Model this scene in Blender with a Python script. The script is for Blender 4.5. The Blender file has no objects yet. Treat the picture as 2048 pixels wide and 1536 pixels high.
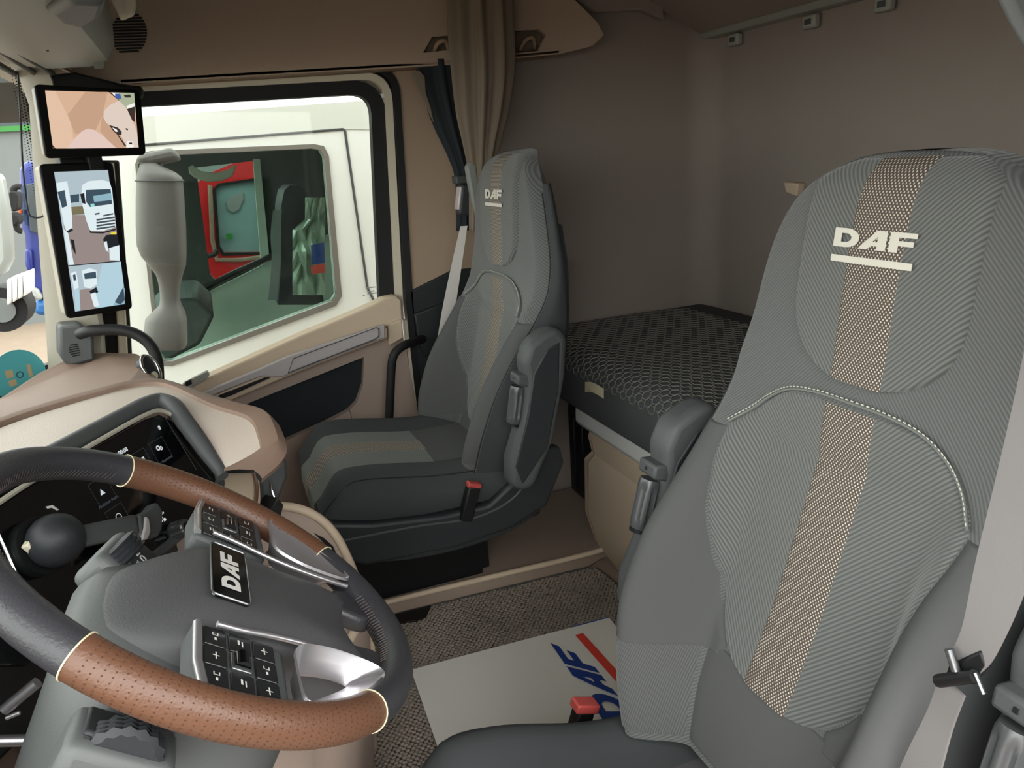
import bpy, bmesh, math, random
from mathutils import Vector, Matrix
from mathutils.geometry import tessellate_polygon
random.seed(7)
SC = bpy.context.scene
COL = SC.collection
V = Vector

# ------------------------------------------------------------------ camera
CAM = V((0, 0, 1.25)); F0 = 1540.0
YAW, PITCH, ROLL = math.radians(20.397), math.radians(16.636), math.radians(-3.836)
FW = V((math.cos(PITCH)*math.cos(YAW), -math.cos(PITCH)*math.sin(YAW), -math.sin(PITCH)))
_r = V((-math.sin(YAW), -math.cos(YAW), 0)); _u = _r.cross(FW)
RT = _r*math.cos(ROLL) + _u*math.sin(ROLL); UP = _u*math.cos(ROLL) - _r*math.sin(ROLL)
cd = bpy.data.cameras.new('camera'); cam = bpy.data.objects.new('camera', cd); COL.objects.link(cam)
cam.matrix_world = Matrix((( RT.x, UP.x, -FW.x, CAM.x), (RT.y, UP.y, -FW.y, CAM.y), (RT.z, UP.z, -FW.z, CAM.z), (0, 0, 0, 1)))
cd.sensor_width = 36; cd.lens = 36*F0/2048; cd.clip_start = 0.02; cd.clip_end = 300
SC.camera = cam

# ------------------------------------------------------------------ sky, exposure
SC.view_settings.view_transform = 'Standard'; SC.view_settings.look = 'None'
SC.view_settings.gamma = 1.0; SC.view_settings.exposure = 2.6
SC.view_settings.use_curve_mapping = False
wd = bpy.data.worlds.new('overcast_sky'); SC.world = wd; wd.use_nodes = True
_n = wd.node_tree.nodes; _l = wd.node_tree.links
_bg = _n['Background']; _bg.inputs[1].default_value = 1.1
_tc = _n.new('ShaderNodeTexCoord'); _sp = _n.new('ShaderNodeSeparateXYZ'); _rp = _n.new('ShaderNodeValToRGB')
_l.new(_tc.outputs['Generated'], _sp.inputs[0]); _l.new(_sp.outputs[2], _rp.inputs[0]); _l.new(_rp.outputs[0], _bg.inputs[0])
_rp.color_ramp.elements[0].position = 0.0; _rp.color_ramp.elements[0].color = (0.95, 0.952, 0.925, 1)
_rp.color_ramp.elements[1].position = 0.6; _rp.color_ramp.elements[1].color = (1.0, 1.0, 0.975, 1)

def ray(px, py): return FW + RT*((px-1024)/F0) - UP*((py-768)/F0)
def on(px, py, ax, val):
    """world point seen at a photo pixel on an axis-aligned plane of the cab"""
    d = ray(px, py); i = 'xyz'.index(ax); return CAM + d*((val-CAM[i])/d[i])
def onp(px, py, P0, n):
    d = ray(px, py); return CAM + d*((P0-CAM).dot(n)/d.dot(n))

# ------------------------------------------------------------------ materials
def lin(c):
    f = lambda v: v/12.92 if v <= 0.04045 else ((v+0.055)/1.055)**2.4
    return tuple(f(x/255.0) for x in c) + (1.0,)
MATS = {}
def mat(name, col, rough=0.55, metal=0.0, bump=None, spec=0.4, emit=0.0, coat=0.0, var=0.0, alpha=None):
    m = bpy.data.materials.new(name); m.use_nodes = True
    nt = m.node_tree; b = nt.nodes['Principled BSDF']
    c = lin(col); b.inputs['Base Color'].default_value = c
    b.inputs['Roughness'].default_value = rough; b.inputs['Metallic'].default_value = metal
    b.inputs['Specular IOR Level'].default_value = spec
    if coat: b.inputs['Coat Weight'].default_value = coat; b.inputs['Coat Roughness'].default_value = 0.08
    if emit:
        b.inputs['Emission Color'].default_value = c; b.inputs['Emission Strength'].default_value = emit
        b.inputs['Base Color'].default_value = (0, 0, 0, 1)
    tc = nt.nodes.new('ShaderNodeTexCoord')
    if var:
        no = nt.nodes.new('ShaderNodeTexNoise'); no.inputs['Scale'].default_value = 6; no.inputs['Detail'].default_value = 5
        nt.links.new(tc.outputs['Object'], no.inputs['Vector'])
        mx = nt.nodes.new('ShaderNodeMix'); mx.data_type = 'RGBA'
        mx.inputs[6].default_value = tuple(x*(1-var) for x in c[:3]) + (1,); mx.inputs[7].default_value = tuple(min(1, x*(1+var)) for x in c[:3]) + (1,)
        nt.links.new(no.outputs['Fac'], mx.inputs[0]); nt.links.new(mx.outputs[2], b.inputs['Base Color'])
    if bump:
        kind, sc, st = bump
        if kind == 'voronoi':
            t = nt.nodes.new('ShaderNodeTexVoronoi')
        else:
            t = nt.nodes.new('ShaderNodeTexNoise'); t.inputs['Detail'].default_value = 3
        t.inputs['Scale'].default_value = sc
        nt.links.new(tc.outputs['Object'], t.inputs['Vector'])
        bn = nt.nodes.new('ShaderNodeBump'); bn.inputs['Strength'].default_value = st; bn.inputs['Distance'].default_value = 0.002
        nt.links.new(t.outputs[0], bn.inputs['Height']); nt.links.new(bn.outputs[0], b.inputs['Normal'])
    MATS[name] = m
    return m

def math_node(nt, op, a, b=None):
    n = nt.nodes.new('ShaderNodeMath'); n.operation = op
    for i, x in enumerate((a, b)):
        if x is None: continue
        if isinstance(x, (int, float)): n.inputs[i].default_value = x
        else: nt.links.new(x, n.inputs[i])
    return n.outputs[0]
def rib_mat(name, ca, cb, pitch, sign, rough=0.9, angle=45):
    """woven rib fabric: chevron ribs in the seat's own UV (metres)"""
    m = bpy.data.materials.new(name); m.use_nodes = True; nt = m.node_tree; b = nt.nodes['Principled BSDF']
    uv = nt.nodes.new('ShaderNodeUVMap'); sp = nt.nodes.new('ShaderNodeSeparateXYZ'); nt.links.new(uv.outputs[0], sp.inputs[0])
    au = math_node(nt, 'ABSOLUTE', sp.outputs[0])
    k1 = 2*math.pi/pitch*math.sin(math.radians(angle)); k2 = sign*2*math.pi/pitch*math.cos(math.radians(angle))
    s = math_node(nt, 'ADD', math_node(nt, 'MULTIPLY', au, k1), math_node(nt, 'MULTIPLY', sp.outputs[1], k2))
    w = math_node(nt, 'MULTIPLY_ADD', math_node(nt, 'SINE', s), 0.5); nt.nodes[-1].inputs[2].default_value = 0.5
    fine = nt.nodes.new('ShaderNodeTexNoise'); fine.inputs['Scale'].default_value = 900
    mx = nt.nodes.new('ShaderNodeMix'); mx.data_type = 'RGBA'; mx.inputs[6].default_value = lin(ca); mx.inputs[7].default_value = lin(cb)
    nt.links.new(w, mx.inputs[0]); nt.links.new(mx.outputs[2], b.inputs['Base Color'])
    bn = nt.nodes.new('ShaderNodeBump'); bn.inputs['Strength'].default_value = 0.5; bn.inputs['Distance'].default_value = 0.0015
    nt.links.new(w, bn.inputs['Height']); nt.links.new(bn.outputs[0], b.inputs['Normal'])
    b.inputs['Roughness'].default_value = rough; b.inputs['Specular IOR Level'].default_value = 0.15
    b.inputs['Sheen Weight'].default_value = 0.25
    MATS[name] = m
def dot_mat(name, ca, cb, p, thr, rough=0.85):
    """brown webbing with staggered pale woven dots"""
    m = bpy.data.materials.new(name); m.use_nodes = True; nt = m.node_tree; b = nt.nodes['Principled BSDF']
    uv = nt.nodes.new('ShaderNodeUVMap'); sp = nt.nodes.new('ShaderNodeSeparateXYZ'); nt.links.new(uv.outputs[0], sp.inputs[0])
    k = 2*math.pi/p
    v = math_node(nt, 'MULTIPLY', sp.outputs[1], 0.8)
    a = math_node(nt, 'COSINE', math_node(nt, 'MULTIPLY', math_node(nt, 'ADD', sp.outputs[0], v), k))
    c = math_node(nt, 'COSINE', math_node(nt, 'MULTIPLY', math_node(nt, 'SUBTRACT', sp.outputs[0], v), k))
    s = math_node(nt, 'ADD', a, c)
    rp = nt.nodes.new('ShaderNodeMapRange'); rp.inputs[1].default_value = thr-0.5; rp.inputs[2].default_value = thr+0.5
    nt.links.new(s, rp.inputs[0])
    mx = nt.nodes.new('ShaderNodeMix'); mx.data_type = 'RGBA'; mx.inputs[6].default_value = lin(ca); mx.inputs[7].default_value = lin(cb)
    nt.links.new(rp.outputs[0], mx.inputs[0]); nt.links.new(mx.outputs[2], b.inputs['Base Color'])
    b.inputs['Roughness'].default_value = rough; b.inputs['Specular IOR Level'].default_value = 0.15
    MATS[name] = m
def glass_mat(name, tint, refl=0.06):
    m = bpy.data.materials.new(name); m.use_nodes = True; nt = m.node_tree
    for n in list(nt.nodes): nt.nodes.remove(n)
    o = nt.nodes.new('ShaderNodeOutputMaterial'); t = nt.nodes.new('ShaderNodeBsdfTransparent'); t.inputs[0].default_value = tint + (1,)
    g = nt.nodes.new('ShaderNodeBsdfGlossy'); g.inputs['Roughness'].default_value = 0.02
    fr = nt.nodes.new('ShaderNodeFresnel'); fr.inputs[0].default_value = 1.45
    ms = nt.nodes.new('ShaderNodeMixShader')
    nt.links.new(math_node(nt, 'MULTIPLY', fr.outputs[0], 0.45), ms.inputs[0]); nt.links.new(t.outputs[0], ms.inputs[1]); nt.links.new(g.outputs[0], ms.inputs[2])
    nt.links.new(ms.outputs[0], o.inputs[0]); MATS[name] = m

mat('header_brown', (178, 159, 141), 0.7, bump=('noise', 300, 0.15))
mat('wall_fabric', (148, 138, 130), 0.9, bump=('noise', 500, 0.2), var=0.04)
mat('pillar_brown', (164, 143, 122), 0.75, bump=('noise', 400, 0.15))
mat('beige', (206, 187, 163), 0.55, bump=('noise', 350, 0.12))
mat('beige_light', (198, 186, 174), 0.5, bump=('noise', 350, 0.12))
mat('beige_rose', (168, 150, 138), 0.55, bump=('noise', 350, 0.12))
mat('dash_brown', (132, 110, 96), 0.6, bump=('noise', 400, 0.15))
mat('floor_brown', (158, 141, 127), 0.7, bump=('noise', 200, 0.2))
mat('cream', (214, 206, 184), 0.4)
mat('charcoal', (74, 77, 78), 0.55, bump=('noise', 500, 0.12))
mat('charcoal_dark', (40, 43, 46), 0.5, bump=('noise', 500, 0.1))
mat('grey_plastic', (128, 132, 128), 0.5, bump=('noise', 500, 0.1))
mat('shroud_grey', (86, 89, 89), 0.5, bump=('noise', 500, 0.1))
mat('grey_green', (158, 162, 154), 0.5, bump=('noise', 500, 0.08))
mat('pillar_grey', (170, 166, 152), 0.5, bump=('noise', 500, 0.08))
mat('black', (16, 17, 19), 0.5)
mat('rubber', (26, 27, 28), 0.6)
mat('gloss_black', (8, 9, 11), 0.08, spec=0.6)
mat('piano', (30, 31, 33), 0.22, spec=0.5)
mat('silver', (200, 198, 202), 0.32, metal=0.85)
mat('silver_paint', (186, 180, 180), 0.4, metal=0.15)
mat('rail_silver', (214, 216, 212), 0.35, metal=0.1)
mat('chrome', (225, 225, 225), 0.12, metal=1.0)
mat('dark_metal', (120, 122, 124), 0.28, metal=0.8)
mat('leather_brown', (97, 66, 49), 0.42, bump=('voronoi', 420, 0.12), spec=0.5, var=0.05)
mat('leather_black', (52, 52, 56), 0.38, bump=('noise', 380, 0.25), spec=0.5)
mat('pad_grey', (70, 70, 72), 0.55, bump=('noise', 650, 0.2))
mat('seat_smooth', (84, 85, 85), 0.9, bump=('noise', 900, 0.12), spec=0.15)
mat('seat_dark', (66, 69, 70), 0.9, bump=('noise', 900, 0.12), spec=0.15)
mat('seat_grey', (112, 116, 112), 0.9, bump=('noise', 900, 0.12), spec=0.15)
mat('thread', (205, 203, 192), 0.8)
mat('thread_dark', (96, 88, 86), 0.8)
def perforate(name):
    m = MATS[name]; nt = m.node_tree; b = nt.nodes['Principled BSDF']; tc = nt.nodes.new('ShaderNodeTexCoord')
    v = nt.nodes.new('ShaderNodeTexVoronoi'); v.inputs['Scale'].default_value = 165; v.inputs['Randomness'].default_value = 0.35
    nt.links.new(tc.outputs['Object'], v.inputs['Vector'])
    r = nt.nodes.new('ShaderNodeMapRange'); r.inputs[1].default_value = 0.12; r.inputs[2].default_value = 0.22
    nt.links.new(v.outputs['Distance'], r.inputs[0])
    mx = nt.nodes.new('ShaderNodeMix'); mx.data_type = 'RGBA'; mx.inputs[6].default_value = (0.03, 0.015, 0.01, 1)
    src = b.inputs['Base Color'].links[0].from_socket
    nt.links.new(r.outputs[0], mx.inputs[0]); nt.links.new(src, mx.inputs[7]); nt.links.new(mx.outputs[2], b.inputs['Base Color'])
rib_mat('seat_rib', (80, 83, 82), (112, 114, 111), 0.0052, -1)
rib_mat('seat_rib_body', (82, 84, 84), (102, 104, 102), 0.0044, 1)
rib_mat('seat_rib_fine', (78, 80, 80), (98, 99, 99), 0.0040, 0, angle=90)
dot_mat('seat_stripe', (84, 76, 70), (204, 198, 184), 0.0052, 0.92)
mat('webbing', (120, 117, 117), 0.6, bump=('noise', 300, 0.1))
mat('webbing_dark', (120, 122, 122), 0.6)
mat('red_plastic', (178, 74, 70), 0.4)
mat('paper', (240, 238, 230), 0.6)
mat('print_blue', (36, 66, 140), 0.6)
mat('print_red', (226, 74, 60), 0.6)
mat('print_grey', (150, 150, 150), 0.6)
mat('carpet', (84, 76, 68), 0.95, var=0.25, spec=0.1)
mat('carpet_loop', (146, 136, 126), 0.95, var=0.45, spec=0.1)
mat('mattress', (80, 83, 84), 0.85, bump=('noise', 500, 0.2), spec=0.2)
mat('quilt_line', (128, 128, 120), 0.8)
mat('tag', (214, 204, 172), 0.6)
mat('curtain_brown', (120, 108, 94), 0.9, bump=('noise', 150, 0.2), var=0.1)
mat('curtain_dark', (36, 42, 46), 0.9, bump=('noise', 150, 0.2))
mat('icon', (225, 232, 235), 0.5, emit=0.13)
mat('icon_dim', (60, 66, 72), 0.5, emit=0.12)
mat('icon_yellow', (220, 205, 120), 0.5, emit=0.15)
mat('icon_print', (215, 215, 210), 0.5)
# outside
mat('truck_white', (236, 238, 236), 0.35, spec=0.5)
mat('truck_pale', (150, 154, 150), 0.4)
mat('blocker_grey', (104, 106, 106), 0.5)
mat('knob_grey', (72, 74, 76), 0.3, spec=0.6)
mat('truck_shade', (214, 217, 212), 0.4)
mat('far_glass', (120, 142, 146), 0.3)
mat('webbing_pale', (196, 192, 186), 0.6)
mat('bezel', (6, 6, 7), 0.4, spec=0.2)
mat('perforation', (68, 42, 30), 0.8)
mat('truck_red', (186, 28, 32), 0.35, spec=0.5)
mat('truck_blue', (16, 34, 112), 0.35, spec=0.5)
mat('truck_blue_light', (20, 84, 140), 0.35)
mat('mirror_grey', (104, 104, 102), 0.5)
mat('trim_grey', (120, 116, 110), 0.5)
mat('cab_inside', (70, 72, 70), 0.8)
mat('cab_door_in', (190, 202, 190), 0.7)
mat('tyre', (20, 20, 22), 0.8)
mat('paving', (122, 107, 92), 0.9, var=0.12)
mat('hall_grey', (104, 108, 108), 0.7)
mat('hall_dark', (62, 70, 74), 0.7)
mat('green_band', (46, 116, 50), 0.6)
mat('foil', (190, 205, 190), 0.2, metal=0.3)
mat('amber', (190, 80, 16), 0.4)
mat('sticker', (84, 176, 184), 0.5)
mat('sticker_tan', (190, 170, 130), 0.6)
mat('sticker_dark', (70, 84, 96), 0.6)
glass_mat('glass_side', (0.72, 0.74, 0.71)); glass_mat('glass_screen', (0.70, 0.73, 0.71)); glass_mat('glass_far', (0.66, 0.78, 0.73))

# ------------------------------------------------------------------ object helpers
def link(name, me, parent=None):
    o = bpy.data.objects.new(name, me); COL.objects.link(o)
    if parent is not None:
        o.parent = parent; o.matrix_parent_inverse = Matrix.Translation(-OFFS.get(parent.name, V((0, 0, 0))))
    return o
OFFS = {}
def thing(name, label, cat, loc, group=None, kind=None):
    o = bpy.data.objects.new(name, None); COL.objects.link(o); o.location = loc; o.empty_display_size = 0.05
    OFFS[o.name] = V(loc)
    tag(o, label, cat, group, kind); return o
def tag(o, label=None, cat=None, group=None, kind=None):
    if label: o['label'] = label
    if cat: o['category'] = cat
    if group: o['group'] = group
    if kind: o['kind'] = kind
    return o
def mk(name, vs, fs, m, parent=None, smooth=False, bevel=0.0, seg=2, uv=None, angle=35, subsurf=0):
    me = bpy.data.meshes.new(name); me.from_pydata([tuple(v) for v in vs], [], fs)
    bm = bmesh.new(); bm.from_mesh(me); bmesh.ops.recalc_face_normals(bm, faces=bm.faces); bm.to_mesh(me); bm.free()
    ms = m if isinstance(m, (list, tuple)) else [m]
    for x in ms: me.materials.append(MATS[x])
    if uv is not None:
        ul = me.uv_layers.new(name='UVMap')
        for lp in me.loops: ul.data[lp.index].uv = uv[lp.vertex_index]
    o = link(name, me, parent)
    if bevel:
        md = o.modifiers.new('bevel', 'BEVEL'); md.width = bevel; md.segments = seg; md.limit_method = 'ANGLE'; md.angle_limit = math.radians(30)
    if subsurf:
        md = o.modifiers.new('sub', 'SUBSURF'); md.levels = subsurf; md.render_levels = subsurf
    if smooth or bevel:
        for p in me.polygons: p.use_smooth = True
        if bevel or smooth == 'auto':
            try: me.set_sharp_from_angle(angle=math.radians(angle))
            except Exception: pass
    return o
def box(name, lo, hi, m, parent=None, bevel=0.004, M=None, seg=2):
    vs = [V((x, y, z)) for x in (lo[0], hi[0]) for y in (lo[1], hi[1]) for z in (lo[2], hi[2])]
    if M is not None: vs = [M @ v for v in vs]
    fs = [(0, 1, 3, 2), (4, 6, 7, 5), (0, 4, 5, 1), (2, 3, 7, 6), (0, 2, 6, 4), (1, 5, 7, 3)]
    return mk(name, vs, fs, m, parent, bevel=bevel, seg=seg)
def prism(name, pts, ext, m, parent=None, bevel=0.004, seg=2, top=None, angle=35):
    """polygon pts swept by vector ext"""
    n = len(pts); pts = [V(p) for p in pts]; ext = V(ext)
    vs = pts + [p+ext for p in pts]
    fs = [tuple(range(n)), tuple(range(2*n-1, n-1, -1))] + [(i, (i+1) % n, n+(i+1) % n, n+i) for i in range(n)]
    return mk(name, vs, fs, m, parent, bevel=bevel, seg=seg, angle=angle)
def plate(name, contours, ext, m, parent=None, smooth=False, bevel=0.0):
    """flat plate with holes: contours[0] outer, others holes"""
    cs = [[V(p) for p in c] for c in contours]; flat = [p for c in cs for p in c]; n = len(flat); ext = V(ext)
    tri = tessellate_polygon(cs)
    vs = flat + [p+ext for p in flat]
    fs = [tuple(t) for t in tri] + [tuple(n+i for i in reversed(t)) for t in tri]
    b = 0
    for c in cs:
        k = len(c)
        fs += [(b+i, b+(i+1) % k, n+b+(i+1) % k, n+b+i) for i in range(k)]; b += k
    return mk(name, vs, fs, m, parent, smooth=smooth, bevel=bevel)
def catmull(pts, n=6, closed=False):
    P = [V(p) for p in pts]; out = []; k = len(P)
    for i in range(k if closed else k-1):
        p0 = P[(i-1) % k] if closed or i else P[0]*2-P[1]
        p1 = P[i]; p2 = P[(i+1) % k]
        p3 = P[(i+2) % k] if closed or i+2 < k else P[-1]*2-P[-2]
        for j in range(n):
            t = j/n
            out.append(0.5*((2*p1)+(p2-p0)*t+(2*p0-5*p1+4*p2-p3)*t*t+(3*p1-p0-3*p2+p3)*t**3))
    if not closed: out.append(P[-1])
    return out
def tube(name, pts, r, m, parent=None, seg=10, closed=False, cap=True, up=None, flat=1.0):
    P = [V(p) for p in pts]; n = len(P); rs = r if isinstance(r, (list, tuple)) else [r]*n
    vs, fs = [], []; ref = V(up) if up else None; prev = None
    for i, p in enumerate(P):
        a = P[(i-1) % n] if (closed or i) else p; b = P[(i+1) % n] if (closed or i < n-1) else p
        t = (b-a).normalized()
        if ref is not None: x = ref - t*ref.dot(t)
        elif prev is None: x = t.orthogonal()
        else: x = prev - t*prev.dot(t)
        x.normalize(); prev = x; y = t.cross(x)
        for j in range(seg):
            w = 2*math.pi*j/seg; vs.append(p + x*(rs[i]*math.cos(w)) + y*(rs[i]*flat*math.sin(w)))
    m2 = n if closed else n-1
    for i in range(m2):
        for j in range(seg):
            a = i*seg+j; b = i*seg+(j+1) % seg; c = ((i+1) % n)*seg
            fs.append((a, b, c+(j+1) % seg, c+j))
    if not closed and cap: fs += [tuple(range(seg)), tuple(range((n-1)*seg, n*seg))]
    return mk(name, vs, fs, m, parent, smooth='auto', angle=50)
def loft(name, rings, m, parent=None, cap=True, smooth='auto', closed=True, angle=45, uv=None, subsurf=0):
    k = len(rings[0]); vs = [V(p) for r in rings for p in r]; fs = []
    for i in range(len(rings)-1):
        for j in range(k if closed else k-1):
            fs.append((i*k+j, i*k+(j+1) % k, (i+1)*k+(j+1) % k, (i+1)*k+j))
    if cap and closed: fs += [tuple(range(k)), tuple(range((len(rings)-1)*k, len(rings)*k))]
    return mk(name, vs, fs, m, parent, smooth=smooth, angle=angle, uv=uv, subsurf=subsurf)
def grid(name, fn, nu, nv, m, parent=None, uvf=None, smooth=True):
    vs, uv = [], []
    for j in range(nv+1):
        for i in range(nu+1):
            vs.append(fn(i/nu, j/nv)); uv.append(uvf(i/nu, j/nv) if uvf else (i/nu, j/nv))
    fs = [(j*(nu+1)+i, j*(nu+1)+i+1, (j+1)*(nu+1)+i+1, (j+1)*(nu+1)+i) for j in range(nv) for i in range(nu)]
    return mk(name, vs, fs, m, parent, smooth=smooth, uv=uv)
def itp(x, tab):
    """smooth table lookup"""
    if x <= tab[0][0]: return tab[0][1]
    for i in range(len(tab)-1):
        a, b = tab[i], tab[i+1]
        if x <= b[0]:
            t = (x-a[0])/(b[0]-a[0])
            m0 = (b[1]-tab[i-1][1])/(b[0]-tab[i-1][0]) if i else (b[1]-a[1])/(b[0]-a[0])
            m1 = (tab[i+2][1]-a[1])/(tab[i+2][0]-a[0]) if i+2 < len(tab) else (b[1]-a[1])/(b[0]-a[0])
            h = b[0]-a[0]
            return (2*t**3-3*t*t+1)*a[1]+(t**3-2*t*t+t)*h*m0+(-2*t**3+3*t*t)*b[1]+(t**3-t*t)*h*m1
    return tab[-1][1]
def sms(a, b, x):
    t = max(0.0, min(1.0, (x-a)/(b-a))); return t*t*(3-2*t)
def frame(o, x, y): 
    """4x4 with origin o, x and y axes (orthonormalised)"""
    x = V(x).normalized(); z = x.cross(V(y)).normalized(); y = z.cross(x); o = V(o)
    return Matrix(((x.x, y.x, z.x, o.x), (x.y, y.y, z.y, o.y), (x.z, y.z, z.z, o.z), (0, 0, 0, 1)))
def text(name, s, size, M, m, parent=None, ext=0.0004, align='CENTER'):
    cu = bpy.data.curves.new(name, 'FONT'); cu.body = s; cu.size = size; cu.extrude = ext; cu.align_x = align; cu.align_y = 'CENTER'
    cu.resolution_u = 3
    t = bpy.data.objects.new(name, cu); COL.objects.link(t)
    me = bpy.data.meshes.new_from_object(t.evaluated_get(bpy.context.evaluated_depsgraph_get()))
    bpy.data.objects.remove(t); me.transform(M); me.materials.clear(); me.materials.append(MATS[m])
    return link(name, me, parent)
def rrect(w, h, r, n=5, cx=0, cy=0):
    out = []
    for sx, sy, a0 in ((1, 1, 0), (-1, 1, 90), (-1, -1, 180), (1, -1, 270)):
        for k in range(n+1):
            a = math.radians(a0+90*k/n); out.append((cx+sx*(w/2-r)+r*math.cos(a), cy+sy*(h/2-r)+r*math.sin(a)))
    return out
def slab(name, pts2, M, z0, z1, m, parent=None, bevel=0.0, seg=2):
    return prism(name, [M @ V((x, y, z0)) for x, y in pts2], M.to_3x3() @ V((0, 0, z1-z0)), m, parent, bevel=bevel, seg=seg)
def pieces(name, polys, M, parent, z=0.0, dz=0.00015):
    """flat printed / displayed picture: [(material, [(x,y)..])], later ones on top"""
    vs, fs, ms, mi = [], [], [], []
    for k, (mn, p) in enumerate(polys):
        if mn not in ms: ms.append(mn)
        b = len(vs); vs += [M @ V((x, y, z+dz*k)) for x, y in p]
        for t in tessellate_polygon([[V((x, y, 0)) for x, y in p]]): fs.append(tuple(b+i for i in t)); mi.append(ms.index(mn))
    me = bpy.data.meshes.new(name); me.from_pydata([tuple(v) for v in vs], [], fs)
    for x in ms: me.materials.append(MATS[x])
    for p, i in zip(me.polygons, mi): p.material_index = i
    return link(name, me, parent)
# brand lettering: D, A, F as contours in a 3.05 x 1 box (slanted block capitals)
def arc(cx, cy, rx, ry, a0, a1, n=10): return [(cx+rx*math.cos(math.radians(a0+(a1-a0)*k/n)), cy+ry*math.sin(math.radians(a0+(a1-a0)*k/n))) for k in range(n+1)]
LD = [[(0, 0), (0.5, 0)] + arc(0.5, 0.5, 0.5, 0.5, -90, 90) + [(0, 1)], [(0.3, 0.27), (0.3, 0.73)] + arc(0.47, 0.5, 0.22, 0.23, 90, -90)]
LA = [[(0.98, 0), (1.32, 0), (1.48, 0.2), (1.68, 0.2), (1.68, 0), (2.0, 0), (2.0, 1), (1.62, 1)], [(1.5, 0.42), (1.68, 0.68), (1.68, 0.42)]]
LF = [[(2.1, 0), (2.42, 0), (2.42, 0.33), (2.92, 0.33), (2.92, 0.58), (2.42, 0.58), (2.42, 0.75), (3.0, 0.75), (3.0, 1), (2.1, 1)]]
def letters(name, fn, m, parent, thick=None, underline=None):
    """fn maps (x 0..3, y 0..1) -> world point; one flat shape"""
    vs, fs = [], []
    shapes = [LD, LA, LF]
    if underline: shapes.append([[(0, underline[0]), (3, underline[0]), (3, underline[1]), (0, underline[1])]])
    for sh in shapes:
        dense = []
        for c in sh:
            dd = []
            for i, p in enumerate(c):
                q = c[(i+1) % len(c)]; k = max(1, int(math.hypot(q[0]-p[0], q[1]-p[1])/0.12))
                dd += [(p[0]+(q[0]-p[0])*t/k, p[1]+(q[1]-p[1])*t/k) for t in range(k)]
            dense.append(dd)
        b = len(vs); flat = [p for c in dense for p in c]
        vs += [fn(x, y) for x, y in flat]
        fs += [tuple(b+i for i in t) for t in tessellate_polygon([[V((x, y, 0)) for x, y in c] for c in dense])]
    return mk(name, vs, fs, m, parent)

# ================================================================== THE CAB SHELL
def struct(o, label=None): o['kind'] = 'structure'; o['label'] = label or o.get('label', ''); return o
XW = 2.40
# floor: low centre floor and the raised platform under the passenger seat
struct(box('floor', (0.2, -1.75, -0.06), (2.45, 0.95, -0.004), 'floor_brown', bevel=0), 'brown rubber cab floor')
plat = [(1.955, 0.6), (2.40, 0.6), (2.40, -1.72), (1.98, -1.72), (1.95, -0.985), (1.925, -0.93), (1.95, -0.35)]
struct(prism('trim_1', [V((x, y, -0.003)) for x, y in plat], (0, 0, 0.053), 'floor_brown', bevel=0.012, seg=3), 'raised brown floor step under the passenger seat')
lip = [V((1.945, 0.5, 0.052)), V((1.945, -0.35, 0.052)), V((1.922, -0.93, 0.052)), V((1.948, -0.99, 0.052))]
struct(tube('trim_2', catmull(lip, 6), 0.009, 'beige', seg=8), 'pale lip along the floor step')
# right wall: solid behind the door, open at the door
def yz(pts, x): return [V((x, y, z)) for y, z in pts]
door_hole = [(-0.565, 0.06), (0.36, 0.06), (0.345, 1.0), (0.30, 1.475), (-0.50, 1.478), (-0.555, 1.44), (-0.575, 1.38)]
struct(plate('wall_right', [yz([(-1.80, -0.06), (0.38, -0.06), (0.37, 0.8), (0.34, 1.5), (0.33, 2.1), (-1.80, 2.1)], XW+0.02), yz(door_hole, XW+0.02)], (0.10, 0, 0), 'wall_fabric'), 'fabric-lined cab side wall beside the bunk')
# rounded rear corner and rear wall
rr = 0.10
prof = [V((XW+0.012, -0.9, 0))] + [V((XW+0.012-rr+rr*math.cos(math.radians(-a)), -1.70+rr+rr*math.sin(math.radians(-a)), 0)) for a in range(0, 91, 10)] + [V((0.18, -1.70, 0))]
struct(loft('wall_rear', [[p+V((0, 0, z)) for p in prof] + [p+V((0.0 if i > 8 else 0.06, -0.06 if i > 8 else (-0.06 if i > 3 else 0), z)) for i, p in reversed(list(enumerate(prof)))] for z in (-0.06, 0.5, 1.2, 2.1)], 'wall_fabric', smooth='auto'), 'fabric-lined rear wall of the sleeper cab')
struct(box('ceiling', (0.15, -1.80, 2.06), (2.5, 0.80, 2.12), 'wall_fabric', bevel=0), 'cab ceiling lining')
struct(plate('wall_left', [yz([(-1.80, -0.06), (-0.66, -0.06), (-0.66, 1.55), (0.60, 1.60), (0.62, 2.1), (-1.80, 2.1)], 0.18)], (-0.06, 0, 0), 'wall_fabric'), 'cab side wall behind the driver door')
# front: bulkhead below the windscreen, header above
ws = [V((0.20, 0.42, 0)), V((0.40, 0.62, 0)), V((0.80, 0.78, 0)), V((1.30, 0.84, 0)), V((1.80, 0.78, 0)), V((2.14, 0.60, 0)), V((2.31, 0.375, 0))]
ws = catmull(ws, 4)
def wsp(p, z):  # raked windscreen surface
    c = V((1.3, 0, 0)); k = 1-(z-0.8)*0.10; return V((p.x, p.y*k, z))
struct(loft('wall_front', [[wsp(p, z) for p in ws] + [wsp(p, z)+V((0, 0.05, 0)) for p in reversed(ws)] for z in (-0.06, 0.4, 0.80)], 'charcoal_dark'), 'bulkhead under the windscreen')
struct(loft('trim_3', [[wsp(p, z) for p in ws] + [wsp(p, z)+V((0, 0.05, 0)) for p in reversed(ws)] for z in (1.56, 1.8, 2.08)], 'grey_green'), 'header panel above the windscreen')
struct(loft('window_1', [[wsp(p, z) for p in ws] for z in (0.80, 1.2, 1.56)], 'glass_screen', closed=False, smooth=True), 'curved windscreen glass')
wsob = bpy.data.objects['window_1']
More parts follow.
